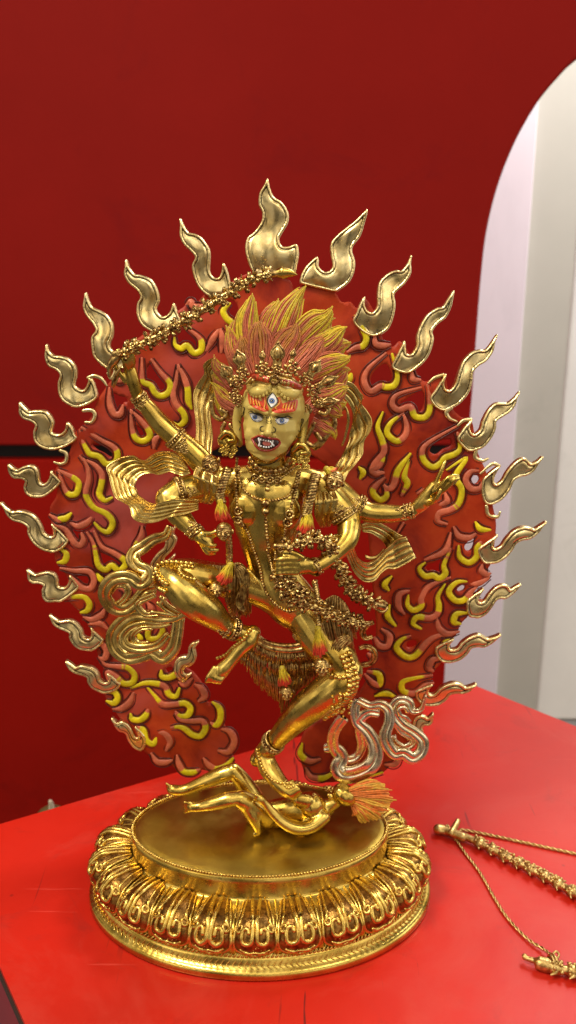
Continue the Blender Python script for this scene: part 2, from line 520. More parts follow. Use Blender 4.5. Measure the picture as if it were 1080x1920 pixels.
# white wall seen through the arch
YW = 1.75
def wallx(px, py): return W(px, py, YW)[0]
e1, e2, e3 = wallx(1005, 190), wallx(1066, 600), wallx(1096, 600)
LILAC = paint('lilac_lit_white_paint', (.72, .63, .68), rough=.6, var=.05, nscale=5, bstr=.05)  # lilac cast of reflected light put into the white base colour
OLIVE = paint('grey_door_paint', (.46, .44, .38), rough=.55, var=.06, nscale=6, bstr=.05)
CREAM = paint('off_white_paint', (.76, .74, .69), rough=.55, var=.06, nscale=6, bstr=.05)
scuffs(OLIVE, (.34, .33, .28), .5, 3); scuffs(CREAM, (.5, .48, .42), .5, 4); scuffs(LILAC, (.55, .48, .52), .4, 3)
def wallbox(name, xa, xb, y, za, zb, th, mat, bev=.004):
    return slab_obj(name, [(xa, y, za), (xb, y, za), (xb, y, zb), (xa, y, zb)], th, (0, 1, 0), mat, kind='structure', bev=bev)
wallbox('white_wall', -.4, e1, YW-.03, -.8, 2.2, .1, LILAC)
wallbox('grey_door_wall', e1-.01, e2+.02, YW, -.8, 2.2, .1, OLIVE)
wallbox('pale_door_frame_wall', e2, 2.6, YW-.006, -.8, 2.2, .1, CREAM, .012)
FLOORM = paint('grey_floor', (.16, .15, .14), rough=.5, var=.2, nscale=4, bstr=.05)
mb = MB(); mb.add([(-3, -2.5, -.8), (3.5, -2.5, -.8), (3.5, 2.4, -.8), (-3, 2.4, -.8)], [(0, 1, 2, 3)])
tag(mb.build('floor', FLOORM), kind='structure')

# ---- table
def tmat():
    m, nt, b = new_mat('red_laminate')
    n = noise(nt, 5, 5, .6)
    c = ramp(nt, n, [(.3, (.46, .013, .0055)), (.7, (.53, .018, .0075))])
    # stains and rubbed patches
    n2 = noise(nt, 14, 6, .7, 1.0)
    k = ramp(nt, n2, [(.56, 0), (.70, 1)])
    km = nt.nodes.new('ShaderNodeMath'); km.operation = 'MULTIPLY'; nt.links.new(k, km.inputs[0]); km.inputs[1].default_value = .5
    c = mixc(nt, km.outputs[0], c, (.30, .02, .014))
    # rubbed, dusty areas
    kd = nt.nodes.new('ShaderNodeMath'); kd.operation = 'MULTIPLY'; nt.links.new(ramp(nt, noise(nt, 7, 7, .72, .8), [(.5, 0), (.68, 1)]), kd.inputs[0]); kd.inputs[1].default_value = .4
    c = mixc(nt, kd.outputs[0], c, (.52, .055, .035))
    # specks
    v = nt.nodes.new('ShaderNodeTexVoronoi'); tc = nt.nodes.new('ShaderNodeTexCoord'); v.inputs['Scale'].default_value = 26; v.inputs['Randomness'].default_value = 1
    nt.links.new(tc.outputs['Object'], v.inputs['Vector'])
    k2 = ramp(nt, v.outputs['Distance'], [(.0, 1), (.035, .8), (.06, 0)])
    n3 = noise(nt, 9, 2); k3 = ramp(nt, n3, [(.5, 0), (.56, 1)])
    kk = nt.nodes.new('ShaderNodeMath'); kk.operation = 'MULTIPLY'; nt.links.new(k2, kk.inputs[0]); nt.links.new(k3, kk.inputs[1])
    kq = nt.nodes.new('ShaderNodeMath'); kq.operation = 'MULTIPLY'; nt.links.new(kk.outputs[0], kq.inputs[0]); kq.inputs[1].default_value = .75
    c = mixc(nt, kq.outputs[0], c, (.10, .012, .01))
    # fine scratches
    mp = nt.nodes.new('ShaderNodeMapping'); nt.links.new(tc.outputs['Object'], mp.inputs[0]); mp.inputs['Scale'].default_value = (9, 160, 1); mp.inputs['Rotation'].default_value = (0, 0, .5)
    ns = nt.nodes.new('ShaderNodeTexNoise'); nt.links.new(mp.outputs[0], ns.inputs['Vector']); ns.inputs['Scale'].default_value = 1.0; ns.inputs['Detail'].default_value = 3
    ks = ramp(nt, ns.outputs['Fac'], [(.69, 0), (.73, 1)])
    kr = nt.nodes.new('ShaderNodeMath'); kr.operation = 'MULTIPLY'; nt.links.new(ks, kr.inputs[0]); kr.inputs[1].default_value = .30
    c = mixc(nt, kr.outputs[0], c, (.75, .10, .07))
    mp2 = nt.nodes.new('ShaderNodeMapping'); nt.links.new(tc.outputs['Object'], mp2.inputs[0]); mp2.inputs['Scale'].default_value = (120, 7, 1); mp2.inputs['Rotation'].default_value = (0, 0, .9)
    ns2 = nt.nodes.new('ShaderNodeTexNoise'); nt.links.new(mp2.outputs[0], ns2.inputs['Vector']); ns2.inputs['Scale'].default_value = 1.0; ns2.inputs['Detail'].default_value = 4; ns2.inputs['Distortion'].default_value = .6
    ks2 = ramp(nt, ns2.outputs['Fac'], [(.66, 0), (.70, 1)]); k4 = ramp(nt, noise(nt, 6, 2), [(.48, 0), (.58, 1)])
    kr2 = nt.nodes.new('ShaderNodeMath'); kr2.operation = 'MULTIPLY'; nt.links.new(ks2, kr2.inputs[0]); nt.links.new(k4, kr2.inputs[1])
    c = mixc(nt, kr2.outputs[0], c, (.14, .012, .01))
    nt.links.new(c, b.inputs['Base Color'])
    r = ramp(nt, noise(nt, 11, 5, .65), [(.3, .28), (.7, .42)])
    nt.links.new(r, b.inputs['Roughness']); b.inputs['Specular IOR Level'].default_value = .30
    bump(nt, b, noise(nt, 160, 2), .05, .0006)
    return m
TABLE = tmat()
A0, B0, L0, L1 = WZ(0, 1545), WZ(890, 1285), WZ(0, 1813), WZ(47, 1920)
R1 = WZ(1080, 1362)
def isect(p, d, q, e):
    m = np.array([[d[0], -e[0]], [d[1], -e[1]]]); t = np.linalg.solve(m, (q-p)[:2]); return p+d*t[0]
eA = (B0-A0)/np.linalg.norm(B0-A0); eL = (L1-L0)/np.linalg.norm(L1-L0); eR = (R1-B0)/np.linalg.norm(R1-B0)
cornL = isect(A0, eA, L0, eL)
_far = WZ(1080, 1920)
_n = np.array([-eA[1], eA[0]]); _n *= np.sign(_n.dot(eL[:2]))
_dep = (_far-cornL)[:2].dot(_n)+.035          # the near edge runs just below the frame
nearL = cornL+eL*_dep/eL[:2].dot(_n); farR = B0+eR*_dep/eR[:2].dot(_n)
tb = empty('display_table', (0, 0, -.8))
tag(tb, 'red laminate display table with dark edge trim under the gilded statue', 'table')
poly = [cornL, nearL, farR, B0]
def inset(poly, d):
    P = [np.asarray(p)[:2] for p in poly]; n = len(P); out = []
    cen = sum(P)/n
    for i in range(n):
        a, b, c = P[i-1], P[i], P[(i+1) % n]
        def off(p, q):
            t = (q-p)/np.linalg.norm(q-p); nn = np.array([-t[1], t[0]])
            if nn.dot(cen-p) < 0: nn = -nn
            return p+nn*d, t
        p1, t1 = off(a, b); p2, t2 = off(b, c)
        m = np.array([[t1[0], -t2[0]], [t1[1], -t2[1]]]); s = np.linalg.solve(m, p2-p1); out.append(p1+t1*s[0])
    return out
def at_z(pl, z): return [(p[0], p[1], z) for p in pl]
slab_obj('tabletop', at_z(poly, 0), .004, (0, 0, -1), TABLE, tb)
TRIM = paint('dark_edge_trim', (.035, .016, .010), rough=.5, var=.2)
slab_obj('edge_trim', at_z(inset(poly, -.0015), -.0042), .006, (0, 0, -1), TRIM, tb)
SIDE = paint('crimson_side', (.26, .012, .028), rough=.45, var=.1, nscale=10)
slab_obj('side_panel', at_z(inset(poly, .002), -.0104), .78, (0, 0, -1), SIDE, tb)

# small blurred thing behind the table
LED = paint('dark_ledge', (.06, .01, .008), rough=.6)
q = W(96, 1512, .42)
zl = q[2]-.06
slab_obj('low_ledge', [(q[0]-.06, .38, zl), (q[0]+.06, .38, zl), (q[0]+.06, .48, zl), (q[0]-.06, .48, zl)], .5, (0, 0, -1), LED, kind='structure', bev=.004)
OLV = paint('olive_glaze', (.12, .085, .03), rough=.4)
PALE = paint('ivory_glaze', (.55, .48, .34), rough=.4)
og = empty('small_ornament', (q[0], .42, zl))
tag(og, 'small olive ornament with a pale knob, blurred, behind the far left table edge', 'ornament')
mb = MB(); ball(mb, (q[0], .42, zl+.030), (.028, .022, .030), 20, 12); mb.build('body', OLV, og)
mb = MB(); wtube(mb, [(q[0]+.002, .415, zl+.052), (q[0]+.003, .413, zl+.066), (q[0]+.002, .412, zl+.074)], [.006, .0045, .003], 10); mb.build('knob', PALE, og)
# ================================================================== the statue
XB = (488-540)/1450*.726
statue = empty('deity_statue', (XB, 0, 0))
tag(statue, 'gilded dancing four armed deity statue on a lotus base before a painted flame halo', 'statue')
# ------------------------------------------------ lotus base
EA, EB = .1585, .110
NT = 720
_th = np.linspace(0, 2*math.pi, NT, endpoint=False)-math.pi/2
_ex, _ey = EA*np.cos(_th), EB*np.sin(_th)
_nx, _ny = EB*np.cos(_th), EA*np.sin(_th); _nl = np.hypot(_nx, _ny); _nx /= _nl; _ny /= _nl
_rx, _ry = EA-.022, EB-.022
_mx, _my = _rx*np.cos(_th), _ry*np.sin(_th)
_arc = np.r_[0, np.cumsum(np.hypot(np.diff(np.r_[_mx, _mx[0]]), np.diff(np.r_[_my, _my[0]])))]
PER = _arc[-1]
def ell(s, off, z):
    """point on the oval at arc share s (0..1, 0 = front), inset by off"""
    t = np.interp((np.asarray(s) % 1)*PER, _arc, np.arange(NT+1))
    i = np.floor(t).astype(int) % NT; j = (i+1) % NT; w = t-np.floor(t)
    def lp(a): return a[i]*(1-w)+a[j]*w
    return np.stack([XB+lp(_ex)-lp(_nx)*off, lp(_ey)-lp(_ny)*off, np.full_like(w, z)+0*w], -1)
PROF = [(.006, .0), (.0008, .0006), (0, .002), (.0002, .0055), (.0012, .0074), (.003, .0082), (.0055, .0092), (.0066, .0108), (.0072, .0135), (.0085, .0150), (.0105, .0165),
        (.0125, .0195), (.0112, .024), (.0100, .0295), (.0115, .0345), (.0165, .0388), (.0240, .0412), (.0325, .0424), (.0392, .0428), (.0414, .0450), (.0406, .058), (.0414, .062), (.0426, .0636), (.0445, .0645)]
def prof_at(v):
    """petal zone: v 0 (tip, low) .. 1 (top)"""
    P = np.array(PROF[11:19]); x = np.linspace(0, 1, len(P))
    return np.interp(v, x, P[:, 0]), np.interp(v, x, P[:, 1])
ns = 480
mb = MB(); V = []
ss = np.linspace(0, 1, ns, endpoint=False)
for k, (o, z) in enumerate(PROF):
    P = ell(ss, o, z)
    if 3 < k < 9:       # herringbone zone: slight engraved zigzag
        P[:, 2] += .00025*np.sin(ss*2*math.pi*150+(k % 2)*2.2)
    V.append(P)
nf = len(PROF)
f = []
for k in range(nf-1):
    for i in range(ns):
        j = (i+1) % ns; f.append((k*ns+i, k*ns+j, (k+1)*ns+j, (k+1)*ns+i))
f.append(tuple(range(ns))[::-1])
mb.add(np.concatenate(V), f)
base = mb.build('lotus_base', GOLD, statue)
mb = MB()
o, z = PROF[-1]
rings = [ell(ss, o-.0003, z), ell(ss, o+.004, z+.0016)]+[None]
cen = np.array([XB, 0, z+.0020])
rings[2] = cen+(rings[1]-cen)*.5; rings[2][:, 2] = z+.0019
f = []
for k in range(2):
    for i in range(ns):
        j = (i+1) % ns; f.append((k*ns+i, k*ns+j, (k+1)*ns+j, (k+1)*ns+i))
vv = np.concatenate(rings+[cen[None]])
for i in range(ns): f.append((2*ns+i, 2*ns+(i+1) % ns, 3*ns))
mb.add(vv, f); mb.build('top_plate', GOLD_TOP, base)
ZT = z+.0019
mb = MB()
nb = 250
for i in range(nb):
    p = ell(np.array([i/nb]), .0420, .0650)[0]; ball(mb, p, .00142, 7, 5)
mb.build('bead_rim', PETAL, base)
mb = MB()
for i in range(230):       # twisted rope under the petals
    s0 = i/230
    P = [ell(np.array([s0-.0018]), .0093, .0152)[0], ell(np.array([s0]), .0086, .0168)[0], ell(np.array([s0+.0018]), .0100, .0184)[0]]
    wtube(mb, P, [.0007, .0012, .0007], 6)
mb.build('rope_band', PETAL, base)
mb = MB()
for i in range(170):       # engraved herringbone band raised a little
    s0 = i/170
    for sg in (1, -1):
        P = [ell(np.array([s0]), .0058, .0104)[0], ell(np.array([s0+.0034]), .0040 if sg < 0 else .0072, .0092 if sg < 0 else .0136)[0]]
        wtube(mb, P, [.0006, .0003], 5)
mb.build('herringbone_band', PETAL, base)
NPET = 22
def petal_pt(s0, u, v, h):
    hw = .0160/PER*1.0
    o, z = prof_at(np.clip(v, 0, 1)); o2, z2 = prof_at(np.clip(v+.03, 0, 1)); o1, z1 = prof_at(np.clip(v-.03, 0, 1))
    to, tz = o2-o1, z2-z1; l = math.hypot(to, tz)+1e-9
    no, nz = -tz/l, to/l          # outward = decreasing inset
    wv = (.66+.34*min(1, (1-v)*1.5))*(math.sqrt(max(0, 1-(1-min(v/.26, 1))**2))*.92+.08)
    p = ell(np.array([s0+u*hw*wv]), o+no*h, z+nz*h)[0]
    return p
for k in range(NPET):
    s0 = (k+rnd.uniform(-.03, .03))/NPET; j1, j2, j3 = rnd.uniform(.9, 1.1), rnd.uniform(-.02, .02), rnd.uniform(.88, 1.12)
    mb = MB(); nu, nv = 14, 18; V = []
    for j in range(nv+1):
        v = j/nv
        for i in range(nu+1):
            u = -1+2*i/nu
            h = .0085*(max(0, 1-u*u)**.5)*(.30+.70*math.sin(min(1, v*1.35+.12)*math.pi*.62))
            h *= 1-.75*max(0, (v-.62)/.38)
            if v < .1: h *= .25+.75*v/.1
            h += .0005
            if abs(u) > .72: h += .0006
            V.append(petal_pt(s0, u, v, h))
    f = [(j*(nu+1)+i, j*(nu+1)+i+1, (j+1)*(nu+1)+i+1, (j+1)*(nu+1)+i) for j in range(nv) for i in range(nu)]
    mb.add(V, f); nfield = len(f)
    def hh(u, v):
        h = .0085*(max(0, 1-u*u)**.5)*(.30+.70*math.sin(min(1, v*1.35+.12)*math.pi*.62))
        return h*(1-.75*max(0, (v-.62)/.38))+.0006
    def line(uv, r):
        P = [petal_pt(s0, u, v, hh(u, v)+.0002) for u, v in cr(np.array(uv), 3)]
        wtube(mb, P, np.interp(np.linspace(0, 1, len(P)), np.linspace(0, 1, len(r)), r)*1.35*j3, 6)
    for sg in (-1, 1):
        sp = [(sg*.30, .98), (sg*.22, .8), (sg*.14, .62)]
        for t in np.linspace(0, 1, 9):
            a = -math.pi*.15+t*math.pi*2.1; rr = .33*j1*(1-.66*t)
            sp.append((sg*(.40-rr*math.cos(a)*1.05), (.44+j2)-.44*rr*math.sin(a)))
        line(sp, [.0014, .0017, .0016, .0015, .0015, .0014])
        sp = [(sg*.70, 1.0), (sg*.74, .75), (sg*.80, .58)]
        for t in np.linspace(0, 1, 6):
            a = t*math.pi*1.7; rr = .17*(1-.60*t)
            sp.append((sg*(.90-.15+rr*math.cos(a)), .52-.46*rr*math.sin(a)))
        line(sp, [.0007, .0012, .0012, .0010, .0008])
        line([(sg*.97, .95), (sg*.99, .6), (sg*.97, .32), (sg*.80, .1), (sg*.4, .0)], [.0008, .0011, .0012, .0012, .0011])
        sp = []
        for t in np.linspace(0, 1, 7):
            a = math.pi*.9-t*math.pi*1.8; rr = .20*(1-.6*t)
            sp.append((sg*(.40+rr*math.cos(a)*sg*sg), .14+.40*rr*math.sin(a)))
        line(sp, [.0012, .0012, .0010, .0007])
    line([(-.62, .26), (-.3, .20), (0, .24), (.3, .20), (.62, .26)], [.0008, .0008, .0008])
    ball(mb, petal_pt(s0, 0, .10, hh(0, .1)+.0004), .0017, 8, 6)
    for _ in range(26):      # punched grains
        u, v = rnd.uniform(-.62, .62), rnd.uniform(.2, .46)
        ball(mb, petal_pt(s0, u, v, hh(u, v)), .00042, 5, 4)
    mb.build('lotus_petal', [FIELD, PETAL], base, slots=np.array([0]*nfield+[1]*(len(mb.f)-nfield), np.int32))
    mb = MB()                 # the tip of the petal behind, between two
    P = [petal_pt(s0+.5/NPET, 0, v, .0012) for v in (.0, .12, .3, .55, .8, 1)]
    wtube(mb, P, [.0042, .0034, .0018, .0012, .0011, .0010], 8, flat=.6, k=2)
    mb.build('lotus_petal_tip', GOLD, base)

# ------------------------------------------------ flame halo
YH = .075
def pts(s): return [tuple(float(c) for c in t.split(',')) for t in s.split()]
HALO = pts("470,512 500,520 530,518 547,530 552,548 562,540 575,530 600,535 627,547 640,566 657,566 670,578 684,560 700,580 712,600 716,628 724,646 738,650 750,640 766,660 778,690 786,706 798,716 818,708 834,706 840,735 848,765 866,783 884,790 890,820 896,850 906,872 916,900 924,950 930,985 922,1050 914,1068 918,1085 900,1097 887,1112 880,1150 864,1168 856,1188 846,1202 838,1226 828,1242 812,1258 808,1276 800,1300 795,1330 782,1352 770,1380 742,1420 720,1446 690,1456 650,1462 610,1466 580,1460 566,1434 562,1402 572,1372 600,1350 640,1330 680,1290 700,1240 706,1180 701,1120 695,1050 690,1000 676,960 650,920 620,880 580,850 540,830 500,822 450,826 410,840 370,862 330,892 295,940 274,985 256,1030 258,1060 285,1085 308,1110 318,1150 322,1200 332,1238 346,1252 362,1262 376,1279 387,1300 388,1318 404,1318 416,1328 420,1350 422,1364 438,1378 443,1400 434,1414 440,1428 428,1446 400,1448 380,1442 368,1452 345,1455 328,1440 318,1434 300,1436 283,1420 268,1405 258,1385 246,1362 228,1350 216,1332 200,1310 196,1296 202,1270 190,1244 182,1222 180,1192 168,1178 154,1152 133,1130 122,1110 128,1085 114,1066 104,1050 102,1032 98,990 96,970 94,950 106,930 108,905 104,882 114,866 130,850 141,812 163,792 176,772 182,752 200,725 214,702 206,688 226,660 250,640 280,620 310,600 332,584 346,574 352,562 364,572 376,560 390,545 415,540 440,525")
HOLES = [NUM('Z3', s) for s in (
    "540,560 575,505 620,500 655,545 688,575 690,615 660,625 620,590 580,605 550,598",
    "335,800 352,745 385,725 425,790 475,850 478,895 440,922 410,895 385,858 345,845",
    "112,925 160,945 205,955 212,985 185,990 172,1040 140,1048 116,1010",
    "268,1150 300,1160 335,1190 335,1212 305,1222 280,1205",
    "880,310 920,300 955,330 965,400 945,450 920,435 900,415 885,380")]
HOLES += [NUM('A1', s) for s in ("515,1300 560,1296 610,1330 636,1358 620,1372 585,1350 545,1330",)]
HOLES += [NUM('A2', s) for s in ("405,450 460,455 515,415 500,460 455,475 445,510 425,515", "560,590 600,600 655,625 680,645 665,660 630,640 590,660 562,640", "430,725 490,722 508,750 490,768 455,755")]
HOLES += [NUM('A4', s) for s in ("140,850 165,805 215,775 245,830 240,862 205,860 175,865 150,882", "285,965 320,940 385,905 402,950 385,1005 355,1000 340,968 300,978", "425,1195 455,1155 520,1140 530,1170 490,1190 455,1215")]
HOLES += [NUM('A5', s) for s in ("600,160 612,140 635,140 645,160 630,182 608,180", "568,495 592,465 618,440 616,490 600,520 578,520", "530,712 555,692 572,702 565,722 540,728", "640,730 668,690 690,680 670,735 652,752", "375,595 410,580 455,560 458,615 440,630 405,622 385,625", "280,980 320,970 330,1000 300,1015 278,1010")]
HOLES += [NUM('A3', s) for s in ("620,360 655,350 660,380 635,388",)]
HOLES = [cr(np.array(h)[:, :2], 3, True) for h in HOLES]
HO = cr(np.array(HALO), 3, True)
def hprof(sd, V):
    return .0006+.0007*np.sin(V[:, 0]*.05+1.2*np.sin(V[:, 1]*.031))*np.minimum(1, sd/15)+.0005*np.sin(V[:, 1]*.083+V[:, 0]*.02)
def plate_mat():
    m, nt, b = new_mat('halo_red_paint')
    n = noise(nt, 22, 5, .6, .6); n2 = noise(nt, 9, 4, .6)
    c = ramp(nt, n, [(.30, (.17, .010, .005)), (.5, (.36, .033, .008)), (.75, (.47, .062, .014))])
    k = ramp(nt, n2, [(.42, 0), (.62, 1)])
    # pinker patches, stronger towards the left wing
    tc = nt.nodes.new('ShaderNodeTexCoord'); sx = nt.nodes.new('ShaderNodeSeparateXYZ'); nt.links.new(tc.outputs['Object'], sx.inputs[0])
    kl = ramp(nt, mapr(nt, sx.outputs[0], -.12, .02), [(0, 1), (1, .12)])
    km = nt.nodes.new('ShaderNodeMath'); km.operation = 'MULTIPLY'; nt.links.new(k, km.inputs[0]); nt.links.new(kl, km.inputs[1])
    c = mixc(nt, km.outputs[0], c, (.40, .075, .062))
    nt.links.new(c, b.inputs['Base Color']); b.inputs['Roughness'].default_value = .42; b.inputs['Specular IOR Level'].default_value = .16
    bump(nt, b, noise(nt, 130, 4, .6), .25, .0008)
    return m
def mapr(nt, fac, a, b_):
    r = nt.nodes.new('ShaderNodeMapRange'); r.inputs[1].default_value = a; r.inputs[2].default_value = b_; nt.links.new(fac, r.inputs[0]); return r.outputs[0]
mb = MB(); relief(mb, HO, HOLES, YH, 6.0, hprof, .0035, attr=False)
halo = mb.build('flame_halo', plate_mat(), statue)

def fprof(scale, ph=0.0):
    def p(sd, V):
        s = sd/scale
        r = np.interp(s, [0, 1.2, 2.8, 4.2, 5.0, 6.0, 8, 14, 22], [0, .95, 1.6, 1.35, .35, .35, .75, .95, 1.0])
        a = V.mean(0); w = np.clip((s-4)/6, 0, 1)
        return r*.0013*scale+.0014+w*scale*(.0010*np.sin((V[:, 1]-a[1])*.075+ph)+.0007*np.sin((V[:, 0]-a[0])*.13+ph*1.7))+.0009*np.sin((V[:, 1]-a[1])*.045+ph)
    return p
TPL = np.array(pts("237,487 243,500 252,514 266,517 283,525 295,542 297,563 293,580 301,592 313,593 321,583 325,570 331,582 337,600 339,614 320,624 296,626 280,619 266,607 258,590 258,570 264,556 256,543 242,531 235,515 236,500"))
TA = np.array([[237, 487, 1], [325, 570, 1], [280, 618, 1]], float)
FL = """338,410 419,495 384,549|237,487 325,570 281,619|161,549 236,640 191,681|88,646 169,707 130,758|38,754 127,793 88,840|17,870 96,883 70,932|2,942 98,983 91,1032|51,1068 131,1080 104,1127|93,1153 171,1177 161,1217|124,1239 203,1262 195,1297|210,1346 255,1362 262,1405|
771,479 682,556 713,623|850,546 758,640 781,690|932,628 834,703 848,764|974,735 883,787 894,842|1017,856 937,872 918,944|1024,978 932,1003 920,1056|976,1095 906,1104 888,1156|938,1189 850,1196 836,1240|893,1282 810,1282 800,1322|331,985 327,1040 284,1066|372,1203 358,1262 328,1250|812,1338 762,1352 776,1388"""
tongues = []
for a in FL.replace('\n', '').split('|'):
    X = np.array(pts(a)); M = np.linalg.solve(TA, X)
    jit = np.array([[rnd.uniform(-1.5, 1.5) for _ in range(2)] for _ in TPL]); jit[0] = 0
    O = np.c_[TPL+jit, np.ones(len(TPL))] @ M
    tongues.append(O)
tongues.append(np.array(NUM('Z1', "425,45 437,95 460,150 505,180 540,235 540,290 510,345 490,385 505,425 545,428 588,415 600,470 590,530 575,580 510,590 440,590 350,580 315,510 300,440 310,380 350,345 388,290 395,240 375,190 380,130 405,85")))
tongues.append(np.array(NUM('Z1', "985,220 965,310 945,370 905,425 900,460 915,510 910,570 880,630 830,670 800,682 720,665 620,640 605,630 612,590 640,540 670,510 700,485 712,505 712,540 740,568 775,563 790,530 780,470 778,420 800,380 850,335 920,280")))
for i, O in enumerate(tongues):
    size = math.sqrt(abs(np.sum(O[:, 0]*np.roll(O[:, 1], -1)-np.roll(O[:, 0], -1)*O[:, 1]))/2)
    sc = min(1.0, max(.55, size/62))
    C = cr(O, 4, True)
    t_ = np.roll(C, -1, 0)-np.roll(C, 1, 0); t_ /= np.linalg.norm(t_, axis=1)[:, None]+1e-9
    ar = np.sum(C[:, 0]*np.roll(C[:, 1], -1)-np.roll(C[:, 0], -1)*C[:, 1])
    C = C+np.stack([t_[:, 1], -t_[:, 0]], 1)*np.sign(ar)*(1.3 if i < len(tongues)-2 else .4)
    mb = MB(); relief(mb, C, [], YH-.0005, 2.0, fprof(sc, rnd.uniform(0, 6.3)), .003)
    mb.build('flame_tongue', FLAME, halo)
# root curls below some tongues, in the same front-lit gilding
for z, s, w in (('A1', "470,1110 520,1110 535,1140 515,1175 480,1175", 13), ('A1', "340,1335 372,1350 372,1395 340,1410 305,1400", 12), ('A1', "575,850 620,850 650,880 625,930 605,900", 13), ('A1', "495,925 530,915 570,930 600,968", 12),
                ('A4', "530,990 505,1010 520,1040 555,1055", 12), ('A4', "650,1190 645,1230 680,1245 705,1235", 12), ('A5', "680,295 690,340 735,350 750,325", 11), ('A5', "745,90 715,80 690,95 650,130", 10), ('A4', "490,830 450,845 420,870", 10), ('A4', "625,1045 590,1050 560,1075", 10)):
    mb = MB()
    P = NUM(z, s); sc_ = ZOOM[z][2]
    L = [(p[0], p[1], YH*1000-1.6, w*sc_*t) for p, t in zip(P, np.interp(np.linspace(0, 1, len(P)), [0, .4, 1], [.8, 1, .5]))]
    tube(mb, L, 8, .6, 4); mb.build('flame_root', FLAME, halo)
